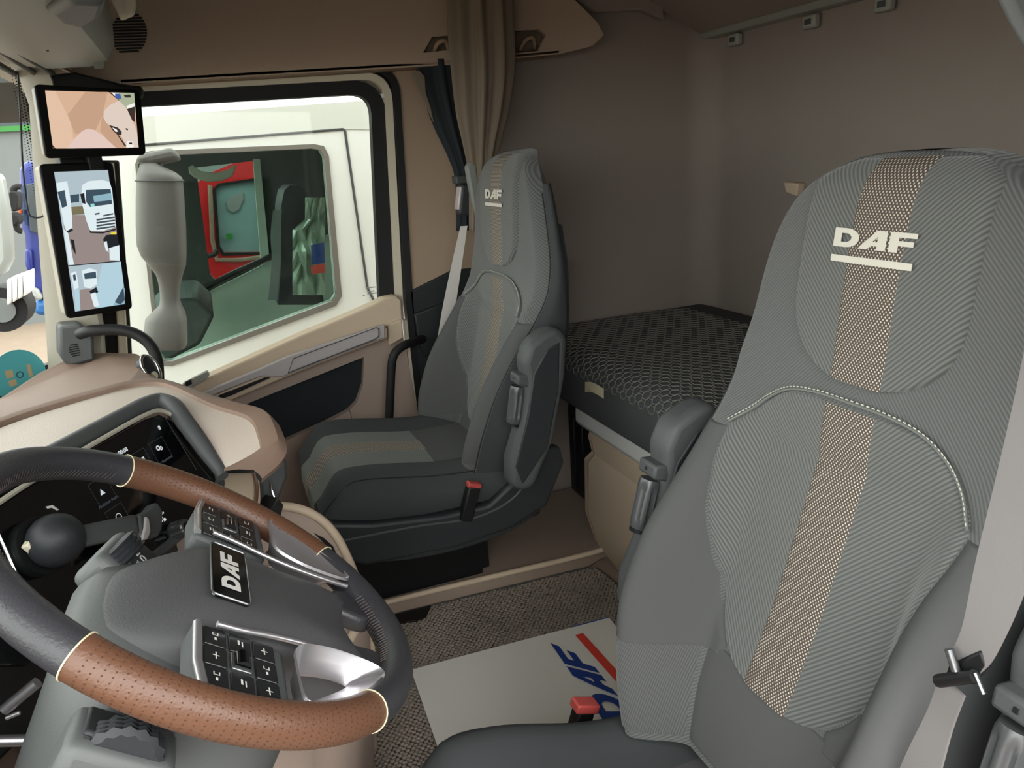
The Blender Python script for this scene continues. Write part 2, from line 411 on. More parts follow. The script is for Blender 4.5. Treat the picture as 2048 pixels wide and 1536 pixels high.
# black dotted print along the windscreen edge
vs, fs = [], []
def disc(c, r, ax, ay, n=6):
    b = len(vs); vs.extend([c+ax*(r*math.cos(2*math.pi*k/n))+ay*(r*math.sin(2*math.pi*k/n)) for k in range(n)]); fs.append(tuple(range(b, b+n)))
e0 = (ws[-1]-ws[-2]).normalized(); 
for i in range(110):
    z = 0.82+0.0068*i
    for j in range(4):
        p = wsp(ws[-1]-e0*(0.018+0.008*j), z+0.0034*(j % 2)); disc(p-V((0.002, 0.003, 0)), 0.0032-0.0006*j, e0, V((0, 0, 1)))
d = mk('dotted_band', vs, fs, 'black', wsob); d['kind'] = 'stuff'
band = [wsp(ws[-1]+e0*0.02, z) for z in (0.8, 1.56)] + [wsp(ws[-1]-e0*0.014, z) for z in (1.56, 0.8)]
mk('black_band', [p-V((0.002, 0.003, 0)) for p in band], [(0, 1, 2, 3)], 'black', wsob)
# round cyan vignette stuck on the lower corner of the windscreen
def wsn(px, py):
    """point of the windscreen surface seen at a pixel"""
    best = None; d = ray(px, py)
    for k in range(200, 420):
        q = CAM + d*(k/100/d.x if False else k/160)
        for i in range(len(ws)-1):
            a = wsp(ws[i], q.z); b = wsp(ws[i+1], q.z)
            if min(a.x, b.x) <= q.x <= max(a.x, b.x):
                t = (q.x-a.x)/(b.x-a.x) if b.x != a.x else 0
                e = abs(a.y+(b.y-a.y)*t-q.y)
                if best is None or e < best[0]: best = (e, q.copy(), (b-a).normalized())
    return best[1], best[2]
c, tx = wsn(28, 752)
Ms = frame(c-V((0.004, 0.012, 0)), tx, V((0, 0, 1)))
st = thing('windscreen_sticker', 'round cyan sticker on the lower corner of the windscreen', 'sticker', c)
slab('disc', [(0.066*math.cos(2*math.pi*k/28), 0.066*math.sin(2*math.pi*k/28)) for k in range(28)], Ms, 0, 0.0006, 'sticker', st)
pieces('print', [('sticker_tan', [(-0.03, 0.0), (-0.012, 0.0), (-0.012, 0.02), (-0.03, 0.02)]), ('sticker_tan', [(-0.028, -0.022), (-0.01, -0.022), (-0.01, -0.006), (-0.028, -0.006)]), ('sticker_dark', [(-0.012, -0.042), (0.02, -0.042), (0.022, -0.026), (-0.012, -0.026)]),
    ('sticker_tan', [(0.022, -0.01), (0.032, -0.01), (0.032, 0.022), (0.022, 0.022)])], Ms, st, z=0.001)
slab('ring', [(0.002+0.009*math.cos(2*math.pi*k/20), 0.002+0.009*math.sin(2*math.pi*k/20)) for k in range(20)], Ms, 0.0008, 0.0016, 'sticker_dark', st)
slab('ring_centre', [(0.002+0.006*math.cos(2*math.pi*k/20), 0.002+0.006*math.sin(2*math.pi*k/20)) for k in range(20)], Ms, 0.0015, 0.0020, 'sticker', st)

# side header: storage panel above the door, with grille and recessed clips
hd = [on(150, 150, 'x', 2.30), on(239, 168.5, 'x', 2.30), on(911, 129, 'x', 2.30), on(1120, 108, 'x', 2.30), on(1185, 92, 'x', 2.30), on(1208, 70, 'x', 2.30), on(1195, 45, 'x', 2.30), on(1150, 0, 'x', 2.30), V((2.30, -1.02, 1.86)), V((2.30, 0.30, 1.86)), V((2.30, 0.30, 1.54))]
rec = []
for (x0, x1, y0, y1) in ((846, 912, 74, 106), (1012, 1092, 62, 108)):
    rec.append([on(x0, y1, 'x', 2.30), on(x0+18, y0, 'x', 2.30), on(x1-14, y0-3, 'x', 2.30), on(x1, y0+8, 'x', 2.30), on(x1-16, y1-6, 'x', 2.30)])
hdr = struct(plate('trim_4', [hd] + rec, (0.02, 0, 0), 'header_brown'), 'dark brown storage panel over the passenger door')
prism('panel_back', [p+V((0.045, 0, 0)) for p in hd], (0.03, 0, 0), 'header_brown', hdr, bevel=0)
for k, r in enumerate(rec):   # curtain clips inside the recesses
    c = sum(r, V())/len(r)
    tube('clip', catmull([c+V((0.02, 0.02, -0.022)), c+V((-0.004, 0.012, 0.0)), c+V((-0.004, -0.012, 0.004)), c+V((0.02, -0.026, -0.02))], 5), 0.006, 'pillar_brown', hdr, seg=8)
    prism('recess', [p+V((0.03, 0, 0)) for p in r], (0.012, 0, 0), 'curtain_brown', hdr, bevel=0)
under = [hd[1], hd[2], hd[3], hd[3]+V((0.12, 0, 0.0)), hd[2]+V((0.12, 0, 0)), hd[1]+V((0.12, 0, 0.0))]
prism('under_edge', under, (0, 0, 0.014), 'pillar_brown', hdr, bevel=0.004)
sl = []
for k in range(13):
    py = 32+k*6.0; w = 36*math.sqrt(max(0.1, 1-((k-6)/7.2)**2))
    a = on(258-w, py, 'x', 2.299); b = on(258+w, py-2, 'x', 2.299); sl.append((a, b))
vs, fs = [], []
for a, b in sl:
    k = len(vs); h = V((0, 0, 0.0022)); vs += [a-h, b-h, b+h, a+h, a-h+V((-0.002, 0, 0)), b-h+V((-0.002, 0, 0)), b+h+V((-0.002, 0, 0)), a+h+V((-0.002, 0, 0))]
    fs += [(k+4, k+5, k+6, k+7), (k, k+1, k+5, k+4), (k+3, k+2, k+6, k+7)]
g = mk('grille_slots', vs, fs, 'black', hdr); g['kind'] = 'stuff'

# A-pillar trim with speaker pod
ap = [(on(36, 150, 'x', 2.235), on(105, 165, 'x', 2.19)), (on(58, 210, 'x', 2.235), on(112, 215, 'x', 2.19)), (on(66, 330, 'x', 2.235), on(140, 330, 'x', 2.19)), (on(80, 520, 'x', 2.235), on(175, 520, 'x', 2.19)), (on(92, 660, 'x', 2.235), on(200, 660, 'x', 2.19)), (on(98, 770, 'x', 2.235), on(210, 790, 'x', 2.19))]
ap = [(ap[0][0]+V((0.0, 0.05, 0.12)), ap[0][1]+V((0, 0.02, 0.12)))] + ap
rings = []
for a, b in ap:
    mid = (a+b)/2 - V((0.020, 0.012, 0)); rings.append([a, a*0.66+mid*0.34-V((0.008, 0.002, 0)), mid, b, b+V((0.09, 0.0, 0)), a+V((0.10, 0.012, 0))])
pil = struct(loft('trim_5', rings, 'pillar_grey', angle=30), 'grey pillar trim between windscreen and passenger door')
door_front = [on(212, y, 'x', 2.36) for y in (300, 500, 660, 740)]
struct(tube('trim_6', [on(218, 325, 'x', 2.33), on(243, 640, 'x', 2.33), on(247, 730, 'x', 2.33)], 0.012, 'cream', seg=8), 'pale door-frame post beside the monitors')
prism('black_seal', [on(190, 320, 'x', 2.30), on(240, 320, 'x', 2.36), on(262, 640, 'x', 2.36), on(268, 740, 'x', 2.36), on(205, 760, 'x', 2.30), on(196, 640, 'x', 2.30)], (0.03, 0.02, 0), 'rubber', pil, bevel=0.006)
sp0 = [on(118, 652, 'x', 2.13), on(160, 648, 'x', 2.11), on(188, 668, 'x', 2.11), on(190, 722, 'x', 2.11), on(135, 735, 'x', 2.13), on(120, 712, 'x', 2.13)]
pod = prism('speaker_pod', sp0, (0.08, 0.02, 0), 'charcoal', pil, bevel=0.008)
cpos = on(150, 700, 'x', 2.117)
for k in range(6):
    w = 0.014*math.sqrt(1-((k-2.5)/3.2)**2)
    box('slot', (-w, -0.0012, 0), (w, 0.0012, 0.002), 'black', pod, bevel=0, M=frame(cpos+V((0, 0, (k-2.5)*0.0055)), V((0.35, -0.93, 0)), V((0, 0, 1))))

# ------------------------------------------------------------------ passenger door
door = struct(thing('door_1', 'beige passenger door with silver grip strip and dark pocket', 'door', (XW, -0.1, 0.05)))
if 'category' in door: del door['category']
gl = [on(232, 660, 'x', 2.44), on(212, 560, 'x', 2.44), on(180, 225, 'x', 2.44), on(285, 212, 'x', 2.44), on(690, 187, 'x', 2.44), on(715, 190, 'x', 2.44), on(732, 203, 'x', 2.44), on(740, 225, 'x', 2.44), on(749, 400, 'x', 2.44), on(758, 600, 'x', 2.44), on(700, 640, 'x', 2.44), on(600, 682, 'x', 2.44), on(440, 755, 'x', 2.44), on(370, 785, 'x', 2.44), on(250, 810, 'x', 2.44)]
wpane = struct(thing('window_2', 'passenger door window, slightly tinted', 'window', gl[9])); del wpane['category']
prism('pane', gl, (0.003, 0, 0), 'glass_side', wpane, bevel=0)
def band_frame(name, inner, w, x0, x1, m, parent, bevel=0.004):
    """open U band following pixel polyline 'inner' offset outward by w pixels"""
    n = len(inner); outp = []
    for i in range(n):
        a = V(inner[max(0, i-1)]); b = V(inner[min(n-1, i+1)]); t = (b-a).normalized(); outp.append((inner[i][0]+t.y*w, inner[i][1]-t.x*w))
    rings = []
    for (p, q) in zip(inner, outp):
        A = on(p[0], p[1], 'x', x0); B = on(q[0], q[1], 'x', x0)
        rings.append([A, B, B+V((x1-x0, 0, 0)), A+V((x1-x0, 0, 0))])
    return loft(name, rings, m, parent, smooth='auto', angle=50)
def px_round(pts, i, r, n=6):
    a, b, c = V(pts[i-1]), V(pts[i]), V(pts[i+1]); d1 = (a-b).normalized(); d2 = (c-b).normalized()
    p = b+d1*r; q = b+d2*r
    arcp = [tuple((1-t)**2*p+2*t*(1-t)*b+t*t*q) for t in [k/n for k in range(n+1)]]
    return [tuple(V(x)) for x in pts[:i]] + arcp + [tuple(V(x)) for x in pts[i+1:]]
w_in = px_round([(150, 220), (741, 187), (760, 612)], 1, 42)
band_frame('window_frame', w_in, 29, 2.405, 2.445, 'rubber', door)
w2 = px_round([(150, 190), (768, 157), (793, 640)], 1, 46)
band_frame('door_frame', w2, 15, 2.395, 2.44, 'cream', door)
w3 = px_round([(150, 174), (784, 141), (812, 600), (836, 870)], 1, 48)
band_frame('door_seal', w3, 14, 2.385, 2.43, 'rubber', door)
# door panel: upper beige ledge, body, silver strip, pocket
dx = 2.365
lower = [on(800, 640, 'x', dx), on(845, 870, 'x', dx), V((dx, -0.56, 0.10)), V((dx, 0.34, 0.10)), on(230, 830, 'x', dx), on(440, 762, 'x', dx), on(600, 690, 'x', dx), on(770, 625, 'x', dx)]
pocket = [on(505, 803, 'x', dx), on(600, 765, 'x', dx), on(728, 714, 'x', dx), on(726, 770, 'x', dx), on(714, 805, 'x', dx), on(695, 824, 'x', dx), on(650, 847, 'x', dx), on(566, 884, 'x', dx), on(470, 915, 'x', dx), on(455, 825, 'x', dx)]
plate('door_panel', [lower, pocket], (0.05, 0, 0), 'beige_rose', door)
prism('pocket', [p+V((0.030, 0, 0)) for p in pocket], (0.03, 0, 0), 'curtain_dark', door, bevel=0)
ledge = [on(793, 592, 'x', 2.35), on(803, 600, 'x', 2.35), on(806, 640, 'x', 2.35), on(770, 655, 'x', 2.35), on(600, 712, 'x', 2.35), on(440, 778, 'x', 2.35), on(250, 845, 'x', 2.35), on(250, 820, 'x', 2.35), on(370, 775, 'x', 2.35), on(440, 744, 'x', 2.35), on(600, 672, 'x', 2.35), on(700, 630, 'x', 2.35), on(745, 610, 'x', 2.35), on(770, 597, 'x', 2.35)]
prism('sill_ledge', ledge, (0.065, 0, 0), 'beige', door, bevel=0.006, seg=3)
rail = [on(775, 655, 'x', 2.325), on(776, 676, 'x', 2.325), on(610, 740, 'x', 2.325), on(560, 760, 'x', 2.325), on(430, 815, 'x', 2.325), on(380, 830, 'x', 2.325), on(380, 808, 'x', 2.325), on(440, 786, 'x', 2.325), on(600, 715, 'x', 2.325)]
prism('arm_rail', rail, (0.045, 0, 0), 'beige', door, bevel=0.006, seg=3)
strip = [on(758, 652, 'x', 2.318), on(770, 650, 'x', 2.318), on(770, 676, 'x', 2.318), on(748, 683, 'x', 2.318), on(562, 755, 'x', 2.318), on(540, 754, 'x', 2.318), on(525, 752, 'x', 2.318), on(440, 785, 'x', 2.318), on(405, 800, 'x', 2.318), on(405, 786, 'x', 2.318), on(520, 738, 'x', 2.318), on(578, 712, 'x', 2.318)]
stp = prism('grip_strip', strip, (0.02, 0, 0), 'silver_paint', door, bevel=0.003)
prism('inlay', [on(585, 718, 'x', 2.314), on(752, 656, 'x', 2.314), on(757, 659, 'x', 2.314), on(757, 672, 'x', 2.314), on(749, 678, 'x', 2.314), on(578, 744, 'x', 2.314)], (0.004, 0, 0), 'silver_paint', stp, bevel=0.001)
vs = [on(587, 717, 'x', 2.313), on(753, 655, 'x', 2.313), on(758, 658, 'x', 2.313), on(758, 673, 'x', 2.313), on(750, 679, 'x', 2.313), on(576, 746, 'x', 2.313)]
tube('inlay_edge', vs, 0.0014, 'charcoal', stp, seg=6, closed=True)
prism('pull_gap', [on(530, 756, 'x', 2.316), on(540, 756, 'x', 2.316), on(465, 790, 'x', 2.316), on(430, 803, 'x', 2.316), on(438, 792, 'x', 2.316)], (0.01, 0, 0), 'black', door, bevel=0)
sw = prism('switch_panel', [on(365, 768, 'x', 2.335), on(415, 742, 'x', 2.335), on(420, 750, 'x', 2.335), on(410, 762, 'x', 2.335), on(370, 782, 'x', 2.335)], (0.02, 0, 0), 'grey_green', door, bevel=0.003)
prism('switch', [on(370, 765, 'x', 2.333), on(382, 759, 'x', 2.333), on(384, 768, 'x', 2.333), on(372, 774, 'x', 2.333)], (0.01, 0, 0), 'black', sw, bevel=0.001)
prism('switch', [on(384, 758, 'x', 2.333), on(396, 752, 'x', 2.333), on(398, 761, 'x', 2.333), on(386, 767, 'x', 2.333)], (0.01, 0, 0), 'pillar_grey', sw, bevel=0.001)
prism('edge_trim', [on(776, 650, 'x', 2.34), on(804, 638, 'x', 2.34), on(808, 676, 'x', 2.34), on(778, 692, 'x', 2.34)], (0.03, 0, 0), 'beige', door, bevel=0.004)
tube('panel_seam', [on(698, 815, 'x', dx-0.001), on(703, 835, 'x', dx-0.001), on(700, 848, 'x', dx-0.001)], 0.0012, 'charcoal', door, seg=6)
prism('frame_edge', [on(808, 640, 'x', 2.372), on(814, 640, 'x', 2.372), on(842, 880, 'x', 2.372), on(834, 880, 'x', 2.372)], (0.03, 0, 0), 'cream', door, bevel=0.001)
_Mg = frame(on(741, 575, 'x', 2.437), V((0, -1, 0)), V((0, 0, 1)))
pieces('glass_print', [('print_grey', [(x-w, y-0.0018), (x+w, y-0.0018), (x+w, y+0.0018), (x-w, y+0.0018)]) for x, y, w in ((0, 0, 0.016), (0, -0.012, 0.012), (0.004, -0.019, 0.016), (-0.024, -0.022, 0.003), (0.026, -0.022, 0.003), (0, -0.034, 0.003))], _Mg, wpane, dz=0.0)

# B-pillar trim: brown above, dark grey below
bp = [on(784, 141, 'x', 2.392), on(905, 132, 'x', 2.392), on(960, 128, 'x', 2.392), on(960, 560, 'x', 2.392), on(820, 582, 'x', 2.392), on(797, 300, 'x', 2.392)]
struct(prism('trim_7', bp, (0.03, 0, 0), 'pillar_brown', bevel=0.004), 'brown pillar trim behind the passenger door')
bl = [on(819, 583, 'x', 2.385), on(905, 540, 'x', 2.385), on(1120, 520, 'x', 2.385), V((2.385, -1.0, 0.1)), V((2.385, -0.58, 0.06)), on(845, 860, 'x', 2.385), on(832, 700, 'x', 2.385)]
bt = struct(prism('trim_8', bl, (0.03, 0, 0), 'charcoal_dark', bevel=0.004), 'dark grey lower pillar trim by the passenger seat')
prism('step', [on(828, 628, 'x', 2.37), on(905, 600, 'x', 2.37), on(905, 690, 'x', 2.37), on(850, 715, 'x', 2.37), on(838, 690, 'x', 2.37)], (0.03, 0, 0), 'charcoal_dark', bt, bevel=0.006)
h = catmull([on(845, 678, 'x', 2.36), on(826, 684, 'x', 2.32), on(806, 692, 'x', 2.29), on(789, 708, 'x', 2.28), on(783, 735, 'x', 2.28), on(780, 800, 'x', 2.28), on(778, 860, 'x', 2.29), on(782, 900, 'x', 2.33)], 6)
tag(tube('grab_handle', h, 0.0135, 'rubber', seg=12), 'black tubular grab handle beside the passenger seat', 'handle')
h = catmull([on(160, 668, 'x', 2.10), on(185, 661, 'x', 2.06), on(240, 660, 'x', 2.04), on(275, 670, 'x', 2.03), on(300, 690, 'x', 2.02), on(314, 720, 'x', 2.01), on(317, 760, 'x', 2.0), on(318, 800, 'x', 2.0)], 6)
tag(tube('grab_handle', h, 0.0135, 'rubber', seg=12), 'black bent grab handle on the windscreen pillar below the monitors', 'handle')
# thin cord hanging beside the pillar
h = catmull([on(36, 150, 'x', 2.1), on(41, 240, 'x', 2.1), on(46, 340, 'x', 2.1), on(56, 420, 'x', 2.1), on(66, 434, 'x', 2.1), on(82, 434, 'x', 2.1), on(90, 428, 'x', 2.1)], 5)
tag(tube('pull_cord', h, 0.0022, 'charcoal_dark', seg=6), 'thin dark hooked cord hanging by the windscreen pillar', 'cord')

# ================================================================== OVERHEAD CONSOLE, MONITORS
oc = thing('overhead_console', 'grey overhead console above the windscreen with rounded underside', 'console', (1.6, 0.3, 1.5))
# cross-section in (y,z), swept along x; it drops toward the passenger end
def ocs(x, dz, dy):
    return [V((x, y+dy, z+dz)) for y, z in ((0.135, 1.95), (0.125, 1.60), (0.130, 1.545), (0.150, 1.512), (0.190, 1.500), (0.270, 1.498), (0.330, 1.505), (0.385, 1.53), (0.40, 1.60), (0.40, 1.95))]
loft('body', [ocs(0.35, 0.02, 0.02), ocs(1.2, 0.01, 0.01), ocs(1.8, 0.0, 0.0), ocs(2.10, 0.0, 0.0), ocs(2.135, 0.008, 0.004), ocs(2.15, 0.03, 0.012)], 'grey_green', oc, angle=40)
prism('end_panel', [on(168, 82, 'x', 2.02)+V((0, 0, -0.0)), on(190, 76, 'x', 2.02), on(208, 100, 'x', 2.06), on(208, 138, 'x', 2.10), on(190, 140, 'x', 2.08)], (0.012, 0.0, 0.012), 'grey_green', oc, bevel=0.003)
prism('recess_shade', [on(95, 30, 'z', 1.50), on(140, 8, 'z', 1.50), on(215, 10, 'z', 1.50), on(205, 38, 'z', 1.50), on(165, 60, 'z', 1.50), on(115, 48, 'z', 1.50)], (0, 0, 0.03), 'shroud_grey', oc, bevel=0.012, seg=3)  # darker grey paints in the shade of a concave recess
for px, py in ((95, 101), (142, 136)):
    box('screw_slot', (-0.009, -0.002, -0.002), (0.009, 0.002, 0.002), 'charcoal', oc, bevel=0.0008, M=frame(on(px, py, 'z', 1.499), V((1, 0.2, 0)), V((0, 1, 0))))
lt = thing('visor_bracket', 'small cream plastic bracket hanging at the top edge of the photo', 'bracket', on(255, 15, 'x', 1.9))
prism('bracket', [on(216, -30, 'x', 1.9), on(268, -30, 'x', 1.9), on(272, 8, 'x', 1.9), on(266, 28, 'x', 1.9), on(240, 38, 'x', 1.9), on(232, 20, 'x', 1.9), on(222, 2, 'x', 1.9)], (0.03, 0, 0), 'cream', lt, bevel=0.005, seg=3)
prism('bracket_rib', [on(246, 5, 'x', 1.897), on(250, 34, 'x', 1.897), on(254, 34, 'x', 1.897), on(251, 4, 'x', 1.897)], (0.004, 0, 0), 'cream', lt, bevel=0.001)
bl = thing('blind_rail', 'dark double rail of the roller blind along the windscreen header', 'blind rail', on(60, 130, 'z', 1.5))
for k, (a, b) in enumerate((((-60, 42), (104, 146)), ((-60, 62), (88, 158)), ((-60, 96), (50, 160)))):
    tube('rail', [on(a[0], a[1], 'z', 1.515), on(b[0], b[1], 'z', 1.50)], 0.007, 'charcoal' if k < 2 else 'charcoal_dark', bl, seg=8)
struct(prism('trim_9', [on(-60, 60, 'z', 1.53), on(110, 150, 'z', 1.52), on(120, 170, 'z', 1.50), on(60, 200, 'z', 1.50), on(30, 170, 'z', 1.52), on(-60, 125, 'z', 1.53)], (0, 0, 0.03), 'pillar_grey', bevel=0.006), 'pale edge trim above the windscreen corner')
struct(prism('trim_10', [on(95, 148, 'x', 2.22), on(150, 144, 'x', 2.22), on(245, 168, 'x', 2.26), on(285, 172, 'x', 2.28), on(285, 195, 'x', 2.28), on(180, 190, 'x', 2.22), on(90, 182, 'x', 2.2)], (0.06, 0, 0), 'rubber', bevel=0.008), 'black corner trim where pillar meets the header')

def emat(n, c, s=0.9): mat(n, c, 0.5, emit=s)
EM = 0.165
for n, c in (('e_tan', (216, 178, 148)), ('e_tan2', (198, 160, 132)), ('e_tan3', (226, 192, 165)), ('e_pink', (226, 200, 190)), ('e_truck', (222, 205, 192)), ('e_dark', (60, 48, 46)), ('e_green', (170, 180, 150)), ('e_blue', (70, 100, 170)), ('e_white', (245, 240, 232)),
             ('e_sky', (176, 192, 200)), ('e_road', (150, 136, 132)), ('e_wt', (222, 236, 240)), ('e_glass', (58, 78, 92)), ('e_black', (26, 30, 34)), ('e_grass', (120, 112, 84)), ('e_pale', (178, 208, 220)), ('e_yellow', (235, 215, 60)), ('e_cyan', (150, 220, 215)), ('e_grille', (70, 78, 82)), ('e_pale2', (140, 178, 192))):
    emat(n, c, EM)
def monitor(name, label, q, px_screen, tilt_x, thick, polys, group=None):
    """q: 4 pixel corners TL,TR,BR,BL of the housing with the x distance for each"""
    c = [on(a, b, 'x', d) for a, b, d in q]
    ctr = sum(c, V())/4; t = thing(name, label, 'monitor', c[3].lerp(c[2], 0.5), group)
    X = (c[1]-c[0]+c[2]-c[3]).normalized(); Y = (c[0]-c[3]+c[1]-c[2]); M = frame(ctr, X, Y); Mi = M.inverted(); n = M.to_3x3() @ V((0, 0, 1))
    if n.dot(CAM-ctr) < 0: n = -n
    flat = [onp(a, b, ctr, n) for a, b, d in q]; loc = [Mi @ p for p in flat]
    def rnd(ps, r):
        out = []
        for i in range(len(ps)):
            a, b, d = V(ps[i-1]), V(ps[i]), V(ps[(i+1) % len(ps)]); p = b+(a-b).normalized()*r; s = b+(d-b).normalized()*r
            out += [tuple((1-k)**2*p+2*k*(1-k)*b+k*k*s) for k in (0, .25, .5, .75, 1)]
        return out
    o2 = rnd([(p.x, p.y) for p in loc], 0.012)
    slab('bezel', o2, M, -0.012, 0.0, 'bezel', t, bevel=0.003)
    o3 = [(x*0.97, y*0.98) for x, y in o2]
    slab('housing', o3, M, -thick, -0.011, 'pillar_grey', t, bevel=0.01)
    def S(px, py): p = Mi @ onp(px, py, ctr, n); return (p.x, p.y)
    pl = [(m, [S(*p) for p in ps]) for m, ps in polys]
    pieces('screen_picture', pl, M, t, z=0.0004, dz=0.00006)
    return t, M, S
up_scr = [(90, 181), (268, 186), (277, 295), (106, 297)]
monitor('camera_monitor', 'wide camera monitor on the pillar showing a top view of the pavement', [(68, 168, 2.03), (281, 180, 2.12), (293, 310, 2.12), (92, 317, 2.03)], up_scr, 0, 0.045, [
    ('e_tan', up_scr), ('e_tan3', [(90, 181), (110, 182), (140, 240), (150, 297), (106, 297)]), ('e_tan2', [(170, 184), (215, 184), (205, 230), (190, 262), (150, 268), (135, 230)]), ('e_tan2', [(205, 225), (240, 270), (258, 296), (228, 296), (200, 262)]),
    ('e_dark', [(218, 185), (222, 185), (240, 202), (236, 200)]), ('e_green', [(222, 185), (268, 186), (271, 225), (250, 215), (235, 196)]), ('e_white', [(222, 185), (236, 186), (240, 198), (232, 194)]), ('e_blue', [(230, 187), (240, 188), (243, 197), (236, 199), (230, 194)]), ('e_dark', [(247, 190), (260, 189), (262, 195), (250, 195)]), ('e_dark', [(252, 214), (269, 210), (270, 245), (262, 240)]), ('e_white', [(252, 212), (269, 206), (269, 213), (254, 218)]),
    ('e_truck', [(237, 201), (252, 215), (266, 245), (273, 262), (277, 295), (252, 292), (240, 268), (222, 252), (212, 246), (206, 233), (209, 220), (220, 210)]), ('e_dark', [(218, 250), (235, 255), (243, 263), (243, 269), (236, 271), (226, 262)]), ('e_white', [(224, 255), (232, 258), (236, 263), (231, 264)]), ('e_dark', [(251, 256), (256, 258), (255, 261), (251, 259)]),
    ('e_dark', [(234, 270), (236, 270), (252, 291), (249, 293)]), ('e_white', [(254, 282), (266, 283), (267, 295), (252, 295)]), ('e_dark', [(258, 285), (264, 285), (264, 289), (257, 288)]),
    ('e_pink', [(133, 297), (150, 276), (164, 262), (176, 257), (188, 260), (205, 271), (232, 296)]), ('e_dark', [(104, 289), (111, 297), (106, 297)])])
lo_scr = [(108, 344), (216, 340), (249, 608), (150, 623)]
def T(dx, dy, k, pts): return [(dx+x*k, dy+y*k) for x, y in pts]
monitor('camera_monitor', 'tall camera monitor on the pillar showing parked white lorries behind', [(78, 328, 2.05), (226, 324, 2.11), (266, 618, 2.11), (134, 638, 2.05)], lo_scr, 0, 0.06, [
    ('e_sky', lo_scr), ('e_road', [(125, 430), (230, 430), (239, 522), (138, 530)]), ('e_grass', [(140, 414), (170, 412), (172, 428), (144, 430)]), ('e_glass', [(140, 390), (158, 388), (158, 404), (141, 406)]),
    ('e_wt', [(113, 366), (134, 362), (140, 395), (144, 430), (145, 460), (134, 466), (128, 450), (118, 400)]), ('e_glass', [(115, 384), (129, 380), (134, 412), (124, 416)]), ('e_black', [(130, 464), (144, 456), (146, 461), (134, 467)]), ('e_wt', [(127, 458), (136, 466), (148, 530), (138, 530)]), ('e_black', [(140, 478), (148, 480), (152, 510), (146, 500)]),
    ('e_wt', [(164, 370), (178, 362), (205, 360), (219, 364), (224, 380), (231, 454), (205, 462), (180, 462), (172, 440), (165, 412), (162, 390)]), ('e_glass', [(171, 380), (221, 378), (224, 408), (180, 414), (172, 404)]), ('e_pale2', [(186, 392), (222, 386), (224, 400), (188, 404)]), ('e_black', [(160, 388), (168, 386), (171, 408), (164, 406)]), ('e_cyan', [(180, 408), (188, 407), (189, 413), (182, 414)]),
    ('e_grille', [(188, 427), (198, 425), (200, 428), (190, 430)]), ('e_grille', [(206, 430), (226, 426), (226, 429), (206, 433)])] +
    [('e_grille', [(192, 438+6*k), (229, 433+6*k), (230, 436+6*k), (193, 441.5+6*k)]) for k in range(4)] +
    [('e_black', [(178, 458), (182, 463), (206, 464), (231, 457), (231, 460), (205, 467), (180, 466)]),
    ('e_black', [(206, 478), (212, 470), (234, 468), (238, 492), (222, 498), (208, 492)]), ('e_wt', [(207, 484), (213, 482), (217, 505), (211, 500)]), ('e_wt', [(218, 496), (238, 490), (239, 521), (219, 520)]), ('e_yellow', [(220, 466), (232, 463), (232, 469), (222, 469)]),
    ('e_black', [(136, 530.5), (240, 521), (240, 523), (136, 532.5)]),
    ('e_road', [(158, 580), (180, 576), (200, 615), (160, 621)]), ('e_pale', [(204, 528), (241, 523), (247, 570), (249, 608), (192, 616), (190, 590)]), ('e_pale2', [(249, 575), (249, 608), (226, 611), (236, 592)]), ('e_glass', [(229, 604), (246, 574), (249, 600), (240, 609)]),
    ('e_wt', [(163, 541), (178, 536), (192, 540), (194, 568), (180, 577), (168, 574)]), ('e_glass', [(167, 547), (191, 543), (192, 556), (169, 558)]), ('e_wt', [(141, 546), (152, 542), (157, 575), (148, 580)]), ('e_glass', [(145, 550), (150, 548), (152, 560), (147, 562)]), ('e_black', [(178, 582), (192, 574), (196, 584), (182, 590)]), ('e_wt', [(180, 588), (190, 584), (198, 612), (188, 614)]), ('e_pale', [(148, 580), (158, 578), (160, 620), (151, 622)])])
# bracket between the two monitors
bk = thing('monitor_bracket', 'black bracket linking the two pillar monitors', 'bracket', on(160, 322, 'x', 2.09))
box('bracket', (-0.035, -0.03, -0.012), (0.035, 0.03, 0.012), 'black', bk, bevel=0.003, M=frame(on(150, 322, 'x', 2.12), V((0.4, -0.9, 0)), V((0, 0, 1))))
box('bracket', (-0.016, -0.02, -0.012), (0.016, 0.02, 0.012), 'black', bk, bevel=0.003, M=frame(on(188, 322, 'x', 2.10), V((0.4, -0.9, 0)), V((0, 0, 1))))

# ================================================================== DASHBOARD
da = thing('dashboard', 'beige dashboard with a driver-facing display hood', 'dashboard', (1.4, 0.3, 0.4))
# passenger side top, far behind the ridge
far_top = [V((1.2, 0.78, 0.80)), V((1.75, 0.75, 0.80)), on(0, 790, 'x', 2.0), on(75, 745, 'x', 2.1), on(150, 706, 'x', 2.18), on(215, 702, 'x', 2.18), on(278, 706, 'x', 2.16), on(300, 722, 'x', 2.05), on(312, 752, 'x', 1.85), on(330, 768, 'x', 1.55), on(255, 772, 'x', 1.58), on(0, 850, 'x', 1.42), V((1.2, 0.40, 0.86))]
vs = far_top + [V((p.x, p.y, 0.35)) for p in far_top]; n = len(far_top)
mk('passenger_top', vs, [tuple(range(n))] + [(i, (i+1) % n, n+(i+1) % n, n+i) for i in range(n)], 'dash_brown', da, bevel=0.012, seg=3)
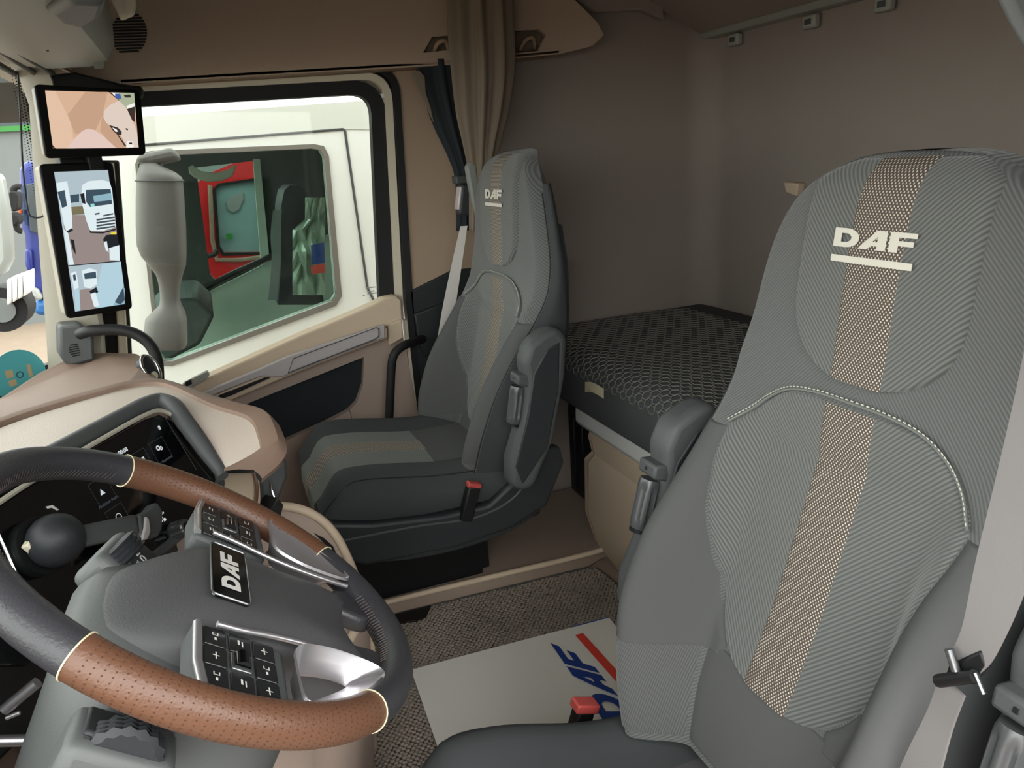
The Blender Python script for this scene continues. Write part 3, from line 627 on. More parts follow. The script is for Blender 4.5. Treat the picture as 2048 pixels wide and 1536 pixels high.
# hood over the centre: brown raised rim and pale inlay
def sheet(name, pts, m, parent, depth=0.02, bevel=0.003, inset=None):
    n = len(pts); ctr = sum(pts, V())/n
    tri = tessellate_polygon([[V((p.x, p.y, 0)) for p in pts]])
    vs = list(pts) + [p-V((0, 0, depth)) for p in pts]
    fs = [tuple(t) for t in tri] + [tuple(n+i for i in reversed(t)) for t in tri] + [(i, (i+1) % n, n+(i+1) % n, n+i) for i in range(n)]
    return mk(name, vs, fs, m, parent, bevel=bevel, seg=3)
ho = [(-150, 905, .905), (0, 838, .905), (120, 800, .905), (225, 772, .905), (262, 764, .903), (300, 760, .90), (335, 763, .895), (400, 784, .885), (470, 806, .872), (515, 816, .862), (538, 828, .855), (552, 852, .843), (562, 888, .824), (550, 914, .812), (515, 944, .802)]
hi = [(-60, 985, .90), (30, 940, .90), (120, 892, .90), (200, 850, .90), (250, 824, .90), (285, 806, .90), (318, 797, .898), (345, 808, .892), (370, 842, .870), (395, 876, .847), (410, 898, .832), (420, 912, .822), (430, 926, .812), (437, 937, .804), (443, 947, .798)]
HO = catmull([on(a, b, 'z', c) for a, b, c in ho], 4); HI = catmull([on(a, b, 'z', c) for a, b, c in hi], 4); NH = len(HO)
def hoodp(i, v, dz): p = HO[i].lerp(HI[i], v); return p+V((0, 0, dz))
def band(name, vs_, i0, i1, m, dzs):
    rings = [[hoodp(i, v, d) for v, d in zip(vs_, dzs)] for i in range(i0, i1+1)]
    return loft(name, rings, m, da, closed=False, smooth='auto', angle=40)
# rim: outer skirt, crown, inner step
rings = []
for i in range(NH):
    t_ = (HO[min(NH-1, i+1)]-HO[max(0, i-1)]); out = V((t_.y, -t_.x, 0)).normalized()
    if out.dot(HO[i]-HI[i]) < 0: out = -out
    w = (HO[i]-HI[i]); w.z = 0; k = min(0.4, 0.034/max(0.05, w.length)) if i < NH-9 else min(1.0, 0.034/max(0.05, w.length)+(i-NH+9)*0.09)
    sk = 0.045-0.027*sms(0.5, 0.8, i/NH)
    rings.append([HO[i]+out*0.004-V((0, 0, sk)), HO[i]+out*0.008-V((0, 0, sk*0.55)), HO[i]+out*0.003-V((0, 0, 0.004)), hoodp(i, 0.10*k, 0.004), hoodp(i, 0.5*k, 0.006), hoodp(i, 0.9*k, 0.004), hoodp(i, k, -0.004)])
loft('hood_rim', rings, 'dash_brown', da, closed=False, smooth='auto', angle=40)
rings = []
for i in range(NH-5):
    e = 0.30 if i > NH-16 else 0.24
    rings.append([hoodp(i, v, -0.002-(0.004 if i == NH-6 else 0)) for v in (0.16, 0.3, 0.5, 0.7, 0.9, 1.0)])
loft('hood_inlay', rings, 'beige_light', da, closed=False, smooth=True)
# the hood carries on over the driver's instruments to the left
sheet('driver_hood', [HO[0], HI[0]-V((0, 0, 0.004)), V((0.86, 0.40, 0.895)), V((0.60, 0.43, 0.895)), V((0.30, 0.46, 0.885)), V((0.30, 0.70, 0.83)), V((0.80, 0.74, 0.83)), V((1.15, 0.72, 0.83))], 'dash_brown', da, 0.035, 0.008)
DA, DT = math.radians(32), math.radians(20)
DH = V((math.cos(DA), -math.sin(DA), 0)); DV = V((math.sin(DA)*math.sin(DT), math.cos(DA)*math.sin(DT), math.cos(DT))); DN = DH.cross(DV)
DP = V((1.32, 0.119, 0.895)); MD = frame(DP, DH, DV); MDi = MD.inverted()
def D(px, py, dn=0.0): p = MDi @ onp(px, py, DP+DN*dn, DN); return (p.x, p.y)
# hood lip (charcoal) following the display edge, lower lip and silver edge lines
lipp = [(-60, 1035), (60, 955), (150, 900), (240, 848), (292, 820), (320, 812), (346, 826), (390, 880), (438, 940)]
tube('hood_lip', [p+DN*0.002-V((0, 0, 0.006)) for p in HI], [0.0145-0.006*max(0, (i-NH*0.6)/(NH*0.4)) for i in range(NH)], 'charcoal', da, seg=10)
tube('hood_edge', catmull([onp(x+(4 if x > 330 else 0), y+9, DP+DN*0.010, DN) for x, y in lipp], 4), 0.0035, 'pillar_grey', da, seg=6)
scr = thing('display_panel', 'large black glass display panel angled towards the driver', 'display', DP-DN*0.02-DV*0.2)
outl = [D(-80, 1060), D(60, 972), D(200, 890), D(290, 838), D(318, 828), D(345, 842), D(390, 895), D(428, 942), D(433, 962), D(420, 1000), D(380, 1040), D(330, 1086), D(270, 1130), D(160, 1230), D(60, 1330), D(-80, 1330)]
slab('glass', outl, MD, -0.012, 0.0, 'gloss_black', scr, bevel=0.002)
def dline(a, b, m, w=0.0006): 
    p, q = V(D(*a)), V(D(*b)); d = (q-p).normalized(); nrm = V((-d.y, d.x))*w
    return (m, [tuple(p+nrm), tuple(q+nrm), tuple(q-nrm), tuple(p-nrm)])
def dbox(c, w, h, m, lw=0.0005):
    x, y = D(*c); r = []
    for (x0, x1, y0, y1) in ((-w, w, h-lw, h+lw), (-w, w, -h-lw, -h+lw), (-w-lw, -w+lw, -h, h), (w-lw, w+lw, -h, h)): r.append((m, [(x+x0, y+y0), (x+x1, y+y0), (x+x1, y+y1), (x+x0, y+y1)]))
    return r
def dring(c, r0, r1, m, dx=0, dy=0, n=16):
    x, y = D(*c); x += dx; y += dy
    return [(m, [(x+r1*math.cos(2*math.pi*k/n), y+r1*math.sin(2*math.pi*k/n)), (x+r1*math.cos(2*math.pi*(k+1)/n), y+r1*math.sin(2*math.pi*(k+1)/n)), (x+r0*math.cos(2*math.pi*(k+1)/n), y+r0*math.sin(2*math.pi*(k+1)/n)), (x+r0*math.cos(2*math.pi*k/n), y+r0*math.sin(2*math.pi*k/n))]) for k in range(n)]
ICONS = []
def icon(polys): pieces('icon', polys, MD, scr, z=0.0008, dz=0.0)
icon([dline((325, 828), (392, 940), 'icon_dim')])
icon(dbox((320, 900), 0.017, 0.017, 'icon_dim', 0.0003) + dring((318, 897), 0.002, 0.0042, 'icon', -0.002, 0.0015) + dring((318, 897), 0.0014, 0.0034, 'icon', 0.0036, -0.001))
icon(dbox((283, 924), 0.017, 0.017, 'icon_dim', 0.0003) + [('icon', [(a-0.0045, b-0.004), (a+0.0045, b-0.004), (a+0.0045, b+0.004), (a-0.0045, b+0.004)]) for a, b in (D(285, 920),)])
icon(dbox((204, 982), 0.017, 0.017, 'icon_dim', 0.0003) + [('icon', [(a-0.0045, b-0.004), (a+0.0045, b-0.004), (a, b+0.0045)]) for a, b in (D(203, 984),)])
icon(dbox((237, 1036), 0.017, 0.017, 'icon_dim', 0.0003) + dring((237, 1034), 0.0045, 0.0054, 'icon'))
icon(dring((180, 1148), 0.0025, 0.005, 'icon_yellow'))
mx_, my_ = D(325, 1036)
icon(dring((322, 1042), 0.0, 0.0025, 'icon') + dring((329, 1039), 0.0, 0.0025, 'icon') + [('icon', [(mx_-0.001, my_-0.006), (mx_+0.0002, my_-0.006), (mx_+0.0002, my_+0.006), (mx_-0.001, my_+0.006)]), ('icon', [(mx_-0.001, my_+0.006), (mx_+0.007, my_+0.008), (mx_+0.007, my_+0.005), (mx_-0.001, my_+0.004)])])
text('caption', '00:08', 0.009, frame(MD @ V(D(245, 903)+(0.001,)), DH, DV), 'icon', scr)
text('caption', 'Ambient Auto', 0.007, frame(MD @ V(D(216, 1004)+(0.001,)), DH, DV), 'icon_dim', scr)
text('caption', 'Instrument', 0.006, frame(MD @ V(D(334, 918)+(0.001,)), DH, DV), 'icon_dim', scr)
text('caption', '8', 0.010, frame(MD @ V(D(318, 856)+(0.001,)), DH, DV), 'icon', scr)
text('caption', 'I', 0.009, frame(MD @ V(D(326, 1092)+(0.001,)), DH, DV), 'icon', scr); text('caption', '0', 0.008, frame(MD @ V(D(338, 1081)+(0.001,)), DH, DV), 'icon', scr)
# ribbed metal volume knob
kx, ky = D(345, 1063)
kb = thing('volume_knob', 'small ribbed metal volume knob at the corner of the display', 'knob', MD @ V((kx, ky, 0)))
rings = []
for z, r in ((0.0, 0.012), (0.004, 0.0135), (0.026, 0.0125), (0.029, 0.0110), (0.029, 0.008)):
    rings.append([MD @ V((kx+(r*(1+(0.05 if k % 2 else -0.05)*(0.004 <= z <= 0.026)))*math.cos(2*math.pi*k/28), ky+(r*(1+(0.05 if k % 2 else -0.05)*(0.004 <= z <= 0.026)))*math.sin(2*math.pi*k/28), z)) for k in range(28)])
loft('knob_body', rings, 'dark_metal', kb, angle=20)
slab('knob_centre', [(kx+0.0075*math.cos(2*math.pi*k/20), ky+0.0075*math.sin(2*math.pi*k/20)) for k in range(20)], MD, 0.02, 0.0292, 'gloss_black', kb)
ip = thing('instrument_panel', 'black instrument screen ahead of the steering wheel', 'display', (0.72, 0.45, 0.62))
box('screen', (0.44, 0.425, 0.62), (0.98, 0.44, 0.845), 'gloss_black', ip, bevel=0.006)
box('screen_frame', (0.42, 0.438, 0.60), (1.0, 0.455, 0.86), 'charcoal', ip, bevel=0.006)
# silver strip under the display and at its left end
tube('silver_edge', [onp(-5, 1062, DP+DN*0.004, DN), onp(42, 1168, DP+DN*0.004, DN)], 0.002, 'chrome', scr, seg=6)
lowp = [D(442, 940), D(446, 970), D(436, 1010), D(395, 1052), D(300, 1130), D(285, 1118), D(330, 1082), D(380, 1036), D(420, 998), D(431, 960), D(428, 942)]
slab('lower_frame', lowp, MD, -0.02, 0.006, 'charcoal', da, bevel=0.003)
# end of the hood: beige cheek, amber lit line, dark end cap, black clip
ck = [onp(440, 946, DP, DN), onp(512, 944, DP+DN*0.01, DN), onp(520, 962, DP, DN), onp(524, 1000, DP, DN), onp(520, 1025, DP, DN), onp(470, 1010, DP, DN), onp(440, 990, DP, DN)]
prism('cheek', ck, -DN*0.03, 'beige', da, bevel=0.005)
tube('ambient_line', catmull([onp(508, 945, DP+DN*0.012, DN), onp(514, 975, DP+DN*0.010, DN), onp(511, 1015, DP+DN*0.008, DN)], 5), 0.003, 'leather_brown', da, seg=6)
cap = [on(a, b, 'x', 1.40) for a, b in ((540, 900), (562, 890), (577, 925), (578, 955), (556, 1012), (540, 1022), (524, 1025), (520, 980), (513, 945))]
prism('end_cap', cap, (0.12, 0.08, 0), 'charcoal', da, bevel=0.008)
tube('end_line', catmull([onp(537, 950, DP+DN*0.012, DN), onp(545, 985, DP+DN*0.012, DN), onp(556, 1012, DP+DN*0.012, DN)], 5), 0.002, 'chrome', da, seg=6)
prism('end_clip', [on(a, b, 'x', 1.36) for a, b in ((540, 1022), (556, 995), (568, 1010), (562, 1033), (545, 1030))], (0.03, 0.02, 0), 'black', da, bevel=0.002)
# dash core and lower console (beige bin beside the driver's knee)
core = [V((0.25, 0.46, 0.30)), V((0.25, 0.46, 0.80)), V((0.95, 0.36, 0.87)), V((1.22, 0.25, 0.88)), V((1.55, 0.10, 0.84)), V((1.60, 0.10, 0.40))]
prism('core', [V((0.25, 0.75, 0.54)), V((0.25, 0.42, 0.54)), V((0.98, 0.38, 0.54)), V((1.36, 0.16, 0.54)), V((1.60, 0.12, 0.54)), V((1.70, 0.70, 0.54))], (0, 0, 0.26), 'charcoal_dark', da, bevel=0.01)
ck = thing('centre_console', 'beige centre console bin below the dashboard', 'console', (1.25, 0.1, 0.0))
def cons(z, o, f):  # outline ring at height z
    return [V((0.98+f, 0.30, z)), V((1.02+f, -0.02, z)), V((1.10+f, -0.10+o, z)), V((1.22, -0.155+o, z)), V((1.32, -0.15+o, z)), V((1.38, -0.12+o, z)), V((1.405, -0.05+o, z)), V((1.41, 0.10, z)), V((1.41, 0.30, z))]
loft('bin', [[p for p in cons(z, o, f)] for z, o, f in ((0.02, 0.05, 0.04), (0.15, 0.03, 0.02), (0.35, 0.01, 0.0), (0.50, 0.0, 0.0), (0.515, 0.004, 0.002))], 'beige_rose', ck, angle=40)
tube('bin_rim', catmull(cons(0.517, 0.002, 0.0), 4), 0.008, 'beige', ck, seg=8)
PX = 1.43
rimc = catmull([on(a, b, 'x', PX) for a, b in ((560, 1012), (600, 1018), (640, 1038), (672, 1072), (698, 1122), (716, 1172), (732, 1225), (742, 1290), (738, 1360))], 5)
pkt = prism('pocket_panel', rimc+[V((PX, rimc[-1].y, 0.02)), V((PX, 0.20, 0.02)), V((PX, 0.20, rimc[0].z))], (0.012, 0, 0), 'beige_rose', ck, bevel=0.002)
tube('pocket_rim', rimc, 0.009, 'beige', ck, seg=8)
prism('pocket_slot', [on(a, b, 'x', PX-0.001) for a, b in ((628, 1066), (648, 1076), (666, 1092), (676, 1114), (664, 1104), (644, 1082))], (-0.002, 0, 0), 'black', pkt, bevel=0)
sheet('bin_floor', [p*1.0 for p in [V((1.20, -0.10, 0.5185)), V((1.36, -0.06, 0.5185)), V((1.38, 0.05, 0.5185)), V((1.28, 0.08, 0.5185))]], 'black', ck, 0.004, 0.001)
tube('gap_line', [on(702, 1540, 'z', 0.004), on(690, 1478, 'z', 0.10), on(700, 1440, 'z', 0.2)], 0.006, 'black', ck, seg=6)

vc = on(302, 738, 'x', 1.90); Mv = frame(vc, V((0.75, -0.66, 0)), V((0.25, 0.28, 0.93)))
vr = tube('vent_ring', [Mv @ V((0.020*math.cos(2*math.pi*k/24), 0.034*math.sin(2*math.pi*k/24), 0)) for k in range(24)], 0.004, 'chrome', da, seg=8, closed=True)
slab('vent_core', [(0.019*math.cos(2*math.pi*k/24), 0.033*math.sin(2*math.pi*k/24)) for k in range(24)], Mv, -0.02, -0.001, 'charcoal_dark', da)
slab('vent_centre', [(0.008*math.cos(2*math.pi*k/16), -0.016+0.009*math.sin(2*math.pi*k/16)) for k in range(16)], Mv, -0.001, 0.003, 'cream', vr)
# parking-brake lever: ball with a side handle, fixed on the black panel
pl = thing('parking_brake_lever', 'round black brake lever with a cream-tipped handle on the display panel', 'lever', onp(112, 1080, DP, DN))
bc = onp(112, 1080, DP+DN*0.035, DN)
rings = []
for k in range(13):
    a = -math.pi/2+math.pi*k/12; r = 0.0335*math.cos(a); z = 0.0335*math.sin(a)
    rings.append([bc + DH*(max(r, 0.0005)*math.cos(2*math.pi*j/28)) + DV*(max(r, 0.0005)*math.sin(2*math.pi*j/28)) + DN*z for j in range(28)])
loft('ball', rings, 'charcoal_dark', pl, angle=60)
tube('collar', [bc-DN*0.036, bc-DN*0.02], 0.037, 'black', pl, seg=28)
a = onp(158, 1075, DP+DN*0.04, DN); b = onp(262, 1052, DP+DN*0.05, DN); c = onp(300, 1018, DP+DN*0.06, DN)
Ml = frame(a, b-a, DV)
box('arm', (-0.01, -0.014, -0.012), ((b-a).length+0.004, 0.014, 0.012), 'charcoal', pl, bevel=0.005, M=Ml, seg=3)
prism('handle', [onp(258, 1036, DP+DN*0.045, DN), onp(280, 1025, DP+DN*0.045, DN), onp(290, 1012, DP+DN*0.045, DN), onp(298, 1013, DP+DN*0.045, DN), onp(308, 1030, DP+DN*0.045, DN), onp(306, 1065, DP+DN*0.045, DN), onp(298, 1080, DP+DN*0.045, DN), onp(262, 1080, DP+DN*0.045, DN)], DN*0.018, 'charcoal', pl, bevel=0.005, seg=3)
prism('handle_inset', [onp(292, 1032, DP+DN*0.066, DN), onp(299, 1036, DP+DN*0.066, DN), onp(303, 1062, DP+DN*0.066, DN), onp(297, 1078, DP+DN*0.066, DN), onp(284, 1080, DP+DN*0.066, DN), onp(290, 1055, DP+DN*0.066, DN)], -DN*0.006, 'silver_paint', pl, bevel=0.002)
box('lock_tab', (-0.006, -0.012, 0), (0.006, 0.012, 0.012), 'cream', pl, bevel=0.002, M=frame(onp(60, 1100, DP+DN*0.02, DN), DH+DV*0.4, DV))
slab('ring_mark', [D(90, 1014), D(103, 1011), D(116, 1020), D(112, 1022), D(102, 1016), D(94, 1018)], MD, 0.001, 0.002, 'icon_print', pl)

# ================================================================== STEERING WHEEL
WC = V((0.728, 0.056, 0.88)); WN = V((0, -0.6, 0.8)); MW = frame(WC, V((1, 0, 0)), V((0, 0.8, 0.6)))
MWi = MW.inverted()
def W(px, py, dn=0.0):
    p = MWi @ onp(px, py, WC+WN*dn, WN); return (p.x, p.y)
def wl(x, y, z=0.0): return MW @ V((x, y, z))
sw = thing('steering_wheel', 'steering wheel with brown leather side grips and grey centre pad', 'steering wheel', WC-WN*0.03)
RR, RT_ = 0.2085, 0.0172
def rim_seg(name, a0, a1, m, r=RT_, n=None):
    n = n or max(6, int(abs(a1-a0)/3)); pts = [wl(RR*math.cos(math.radians(a0+(a1-a0)*k/n)), RR*math.sin(math.radians(a0+(a1-a0)*k/n))) for k in range(n+1)]
    return tube(name, pts, r, m, sw, seg=20, up=WN)
rim_seg('rim_top', 27, 153, 'leather_black'); rim_seg('rim_bottom', 225, 315, 'leather_black')
gr = [rim_seg('grip', -45, 27, 'leather_brown', RT_+0.0006), rim_seg('grip', 153, 225, 'leather_brown', RT_+0.0006)]
def rim_pt(a, w, r=RT_+0.001):  # point on the rim surface: a around wheel, w around tube (0 = outward, 90 = towards driver)
    ca, sa = math.cos(math.radians(a)), math.sin(math.radians(a)); q = RR+r*math.cos(math.radians(w))
    return wl(q*ca, q*sa, r*math.sin(math.radians(w)))
for a in (27, -45): tube('grip_seam', [rim_pt(a, w) for w in range(0, 360, 15)], 0.0007, 'tag', gr[0], seg=6, closed=True)
for a in (153, 225): tube('grip_seam', [rim_pt(a, w) for w in range(0, 360, 15)], 0.0007, 'tag', gr[1], seg=6, closed=True)
for a0, gp in ((-42, gr[0]), (156, gr[1])):
    vs, fs = [], []
    for i in range(38):
        for j in range(19):
            a = a0+i*66/37; w = -70+j*13+(6.5 if i % 2 else 0)
            c_ = rim_pt(a, w, RT_+0.0009); t1 = (rim_pt(a+0.2, w, RT_+0.0009)-c_).normalized(); t2 = (rim_pt(a, w+2, RT_+0.0009)-c_).normalized()
            b = len(vs); vs.extend([c_+t1*(0.00065*math.cos(k*math.pi/3))+t2*(0.00065*math.sin(k*math.pi/3)) for k in range(6)]); fs.append(tuple(range(b, b+6)))
    pf = mk('perforations', vs, fs, 'perforation', gp); pf['kind'] = 'stuff'
# stitching inside the top and bottom of the rim
def stitches(a0, a1, w0, w1, parent, m, step=1.5, r=0.0009):
    vs, fs = [], []; a = a0
    while a < a1:
        P = [rim_pt(a, w0), rim_pt(a+step*0.6, (w0+w1)/2, RT_+0.0016), rim_pt(a+step*1.2, w1)]
        b = len(vs)
        for p in P:
            for j in range(4):
                w = math.pi/2*j; vs.append(p+WN*(r*math.cos(w))+V((1, 0, 0))*(r*math.sin(w)))
        for i in range(2):
            for j in range(4): fs.append((b+i*4+j, b+i*4+(j+1) % 4, b+i*4+4+(j+1) % 4, b+i*4+4+j))
        a += step
    o = mk('stitching', vs, fs, m, parent); o['kind'] = 'stuff'
stitches(32, 150, 150, 195, bpy.data.objects['rim_top'], 'thread_dark')
stitches(252, 290, 150, 200, bpy.data.objects['rim_bottom'], 'thread_dark')
# hub pad: domed, recessed at its forward edge
half = [(0.0, 0.076), (0.030, 0.074), (0.054, 0.066), (0.070, 0.050), (0.083, 0.026), (0.090, 0.0), (0.087, -0.03), (0.080, -0.065), (0.076, -0.10), (0.078, -0.135), (0.080, -0.160), (0.060, -0.168), (0.03, -0.158), (0.0, -0.154)]
outl = catmull([V((x, y, 0)) for x, y in half] + [V((-x, y, 0)) for x, y in reversed(half[1:-1])], 3, closed=True)
def padz(x, y, k):  # surface height for outline scale k
    edge = -0.030*sms(-0.02, 0.09, y); return edge
rings = []
cy = -0.03
for k, h in ((1.0, -0.045), (1.0, -0.010), (0.985, -0.003), (0.95, 0.001), (0.88, 0.004), (0.70, 0.008), (0.45, 0.010), (0.2, 0.011), (0.02, 0.011)):
    ring = []
    for p in outl:
        x = p.x*k; y = cy+(p.y-cy)*k; ring.append(wl(x, y, h-0.050*sms(-0.02, 0.085, y)-0.012*sms(0.05, 0.1, abs(x))))
    rings.append(ring)
pad = loft('centre_pad', rings, 'pad_grey', sw, angle=60)
# badge
Mb = MW @ Matrix.Translation(V((0.0, -0.018, 0.0082)))
bd = slab('badge', rrect(0.106, 0.036, 0.004), Mb, 0, 0.004, 'gloss_black', sw, bevel=0.001)
tube('badge_edge', [Mb @ V((x, y, 0.004)) for x, y in rrect(0.108, 0.038, 0.005)], 0.0011, 'dark_metal', bd, seg=6, closed=True)
letters('badge_letters', lambda x, y: Mb @ V((-0.036+x*0.0245, -0.0095+y*0.019, 0.0046)), 'icon_print', bd)
# spokes: silver arms hugging the rim, button clusters, lower forks
for s in (1, -1):
    Tp = [(.098, -.074), (.140, -.074), (.174, -.074), (.182, -.080), (.162, -.1136), (.135, -.145), (.106, -.168), (.090, -.170), (.083, -.145), (.084, -.105)]
    Bp = [(.106, -.083), (.128, -.082), (.146, -.083), (.150, -.088), (.136, -.104), (.116, -.126), (.099, -.142), (.094, -.142), (.092, -.128), (.096, -.105)]
    def chaikin(P):
        for _ in range(2): P = [q for a, b in zip(P, P[1:]+P[:1]) for q in (a*0.75+b*0.25, a*0.25+b*0.75)]
        return P
    rings = []
    for k, z in ((-0.06, 0.010), (0.0, 0.013), (0.06, 0.011), (0.5, 0.002), (0.95, -0.008), (1.0, -0.013)):
        rings.append([MW @ p for p in chaikin([V((s*(a[0]+(b[0]-a[0])*k), a[1]+(b[1]-a[1])*k, z)) for a, b in zip(Tp, Bp)])])
    arm = loft('spoke_frame', rings, 'silver', sw, cap=False, angle=35)
    tube('arm_edge', catmull([wl(s*x, y, 0.006) for x, y in ((0.094, -0.006), (0.091, -0.03), (0.083, -0.065), (0.079, -0.10), (0.080, -0.135), (0.084, -0.168))], 5), 0.0028, 'silver', sw, seg=8)
    tube('leather_lip', catmull([wl(s*x, y, -0.018) for x, y in ((0.152, -0.086), (0.138, -0.104), (0.118, -0.126), (0.098, -0.144))], 5), 0.005, 'leather_brown', sw, seg=8)
    cb = [(0.088, 0.012), (0.150, 0.012), (0.186, 0.006), (0.196, -0.03), (0.196, -0.070), (0.094, -0.072), (0.086, -0.03)]
    pts = [(s*x, y) for x, y in cb]
    if s < 0: pts = pts[::-1]
    cl = slab('button_cluster', pts, MW, -0.026, 0.0, 'charcoal', sw, bevel=0.005, seg=3)
    tube('cluster_edge', [wl(s*x, y, 0.001) for x, y in ((0.093, 0.009), (0.150, 0.009), (0.182, 0.004))], 0.004, 'silver', cl, seg=8)
    bw, bh = 0.0262, 0.0198
    for i in range(3):
        for j in range(3):
            cx, cyy = s*(0.108+0.0285*i), -0.006-0.0222*j
            if i == 1 and j == 1:
                kf = slab('thumb_wheel', rrect(0.024, 0.019, 0.003, cx=cx, cy=cyy), MW, 0.0, 0.0035, 'dark_metal', cl, bevel=0.001)
                tube('roller', [wl(cx-0.009, cyy, 0.0025), wl(cx+0.009, cyy, 0.0025)], 0.007, 'gloss_black', kf, seg=14)
                continue
            b = slab('button', rrect(bw, bh, 0.002, cx=cx, cy=cyy), MW, 0.0, 0.0022, 'piano', cl, bevel=0.0008)
            sym = [[(-0.006, -0.001, -0.002, 0.001), (0.001, -0.0028, 0.0055, -0.0018), (0.001, 0.0018, 0.0055, 0.0028), (0.001, -0.0028, 0.002, 0.0028)], [(-0.004, -0.0026, 0.004, -0.0014), (-0.002, 0.0004, 0.005, 0.0022)], [(-0.005, -0.0006, 0.005, 0.0006), (-0.0006, -0.003, 0.0006, 0.003)], [(-0.003, -0.003, 0.003, -0.002), (-0.003, 0.002, 0.003, 0.003), (-0.003, -0.003, -0.002, 0.003)]][(i*2+j+(s > 0)) % 4]
            pieces('symbol', [('icon_print', [(cx+x0, cyy+y0), (cx+x1, cyy+y0), (cx+x1, cyy+y1), (cx+x0, cyy+y1)]) for x0, y0, x1, y1 in sym], MW, b, z=0.0026, dz=0)
    fk = [(0.034, -0.150), (0.078, -0.150), (0.090, -0.170), (0.092, -0.192), (0.060, -0.200), (0.036, -0.197), (0.030, -0.178)]
    pts = [(s*x, y) for x, y in fk]
    if s < 0: pts = pts[::-1]
    slab('lower_fork', pts, MW, -0.020, 0.0, 'leather_black', sw, bevel=0.006, seg=3)
# wheel back and column shroud
sc_ = thing('steering_column', 'dark grey steering column shroud with two control stalks', 'steering column', (0.728, 0.20, 0.45))
rings = []
for z, rx, ry, oy in ((-0.040, 0.085, 0.075, 0.0), (-0.055, 0.115, 0.105, 0.0), (-0.075, 0.125, 0.115, 0.0), (-0.14, 0.130, 0.112, -0.01), (-0.24, 0.128, 0.105, -0.02), (-0.36, 0.115, 0.09, -0.03), (-0.5, 0.10, 0.08, -0.04)):
    rings.append([wl((rx*abs(math.cos(t))**0.75*math.copysign(1, math.cos(t))), -0.02+oy+ry*abs(math.sin(t))**0.75*math.copysign(1, math.sin(t)), z) for t in [2*math.pi*k/36 for k in range(36)]])
loft('shroud', rings, 'shroud_grey', sc_, angle=60)
def knurl(name, c, ax, r, ln, m, parent):
    ax = V(ax).normalized(); x = ax.orthogonal().normalized(); y = ax.cross(x); rings = []
    for i in range(9):
        q = r*(1+(0.05 if i % 2 else -0.02)); q = q*0.9 if i in (0, 8) else q
        rings.append([c+ax*(ln*(i/8-0.5))+x*(q*(1+0.04*(-1)**(k+i))*math.cos(2*math.pi*k/36))+y*(q*(1+0.04*(-1)**(k+i))*math.sin(2*math.pi*k/36)) for k in range(36)])
    return loft(name, rings, m, parent, angle=15)
# right stalk (towards the passenger), left stalk (towards the open door)
for s, (px, py), dn, lab in ((1, (256, 1152), -0.075, 'OFF'), (-1, (225, 1500), -0.085, '')):
    c = MW @ V(W(px, py, dn)+(dn,)); base = wl(s*0.10, 0.03, dn-0.005)
    ax = (c-base).normalized(); Mst = frame(c, ax, WN.cross(ax))
    tube('stalk_arm', [base, c-ax*0.01], 0.016, 'charcoal', sc_, seg=12)
    stalk = box('stalk_head', (-0.020, -0.038, -0.022), (0.040, 0.044, 0.020), 'shroud_grey', sc_, bevel=0.010, M=Mst, seg=3)
    box('stalk_face', (-0.010, -0.030, 0.018), (0.026, 0.026, 0.024), 'charcoal_dark', sc_, bevel=0.003, M=Mst)
    knurl('stalk_ring', Mst @ V((0.022, 0.004, 0.006)), ax, 0.0300, 0.022, 'charcoal_dark', sc_)
    if lab: text('stalk_text', lab, 0.012, Mst @ Matrix.Translation(V((0.008, 0.0, 0.0246))), 'icon_print', sc_)
    pieces('stalk_symbol', [('icon_print', [(-0.004, 0.012), (0.006, 0.012), (0.006, 0.014), (-0.004, 0.014)]), ('icon_print', [(-0.004, 0.016), (0.006, 0.016), (0.006, 0.018), (-0.004, 0.018)])], Mst, sc_, z=0.0246)
# driver-side lower panels, pedals' silver bars
pd = thing('pedal_bars', 'two silver-edged trim bars beneath the dashboard at the left', 'trim', on(35, 1420, 'x', 0.95))
for a, b, r in (((8, 1420), (75, 1365), 0.010), ((12, 1436), (40, 1425), 0.004), ((-20, 1482), (70, 1480), 0.010)):
    tube('bar', [on(a[0], a[1], 'x', 0.92), on(b[0], b[1], 'x', 0.92)], r*0.7, 'silver', pd, seg=8)
kp = thing('knee_panel', 'beige knee panel under the steering wheel', 'panel', (0.95, 0.2, 0.1))
loft('panel', [[V((0.86, 0.34, z)), V((0.90, 0.06+o, z)), V((0.94, 0.0+o, z)), V((0.972, -0.02+o, z)), V((0.972, 0.30, z))] for z, o in ((0.02, 0.06), (0.25, 0.03), (0.46, 0.0), (0.49, 0.02))], 'beige_rose', kp, angle=40)
cd_ = thing('printed_card', 'white and pale blue printed card with numbers under the steering wheel rim', 'card', on(468, 1515, 'x', 0.86))
Mc = frame(on(468, 1520, 'x', 0.86), V((0.15, -0.9, 0.25)), V((0.55, 0.2, 0.6)))
slab('card', [(-0.02, -0.06), (0.012, -0.06), (0.012, 0.030), (-0.02, 0.024)], Mc, 0, 0.001, 'paper', cd_)
slab('card_edge', [(0.012, -0.06), (0.016, -0.06), (0.016, 0.030), (0.012, 0.030)], Mc, 0, 0.001, 'sticker', cd_)
text('card_text', '406', 0.014, Mc @ Matrix.Translation(V((-0.004, 0.0, 0.0016))) @ Matrix.Rotation(math.radians(90), 4, 'Z'), 'print_blue', cd_)

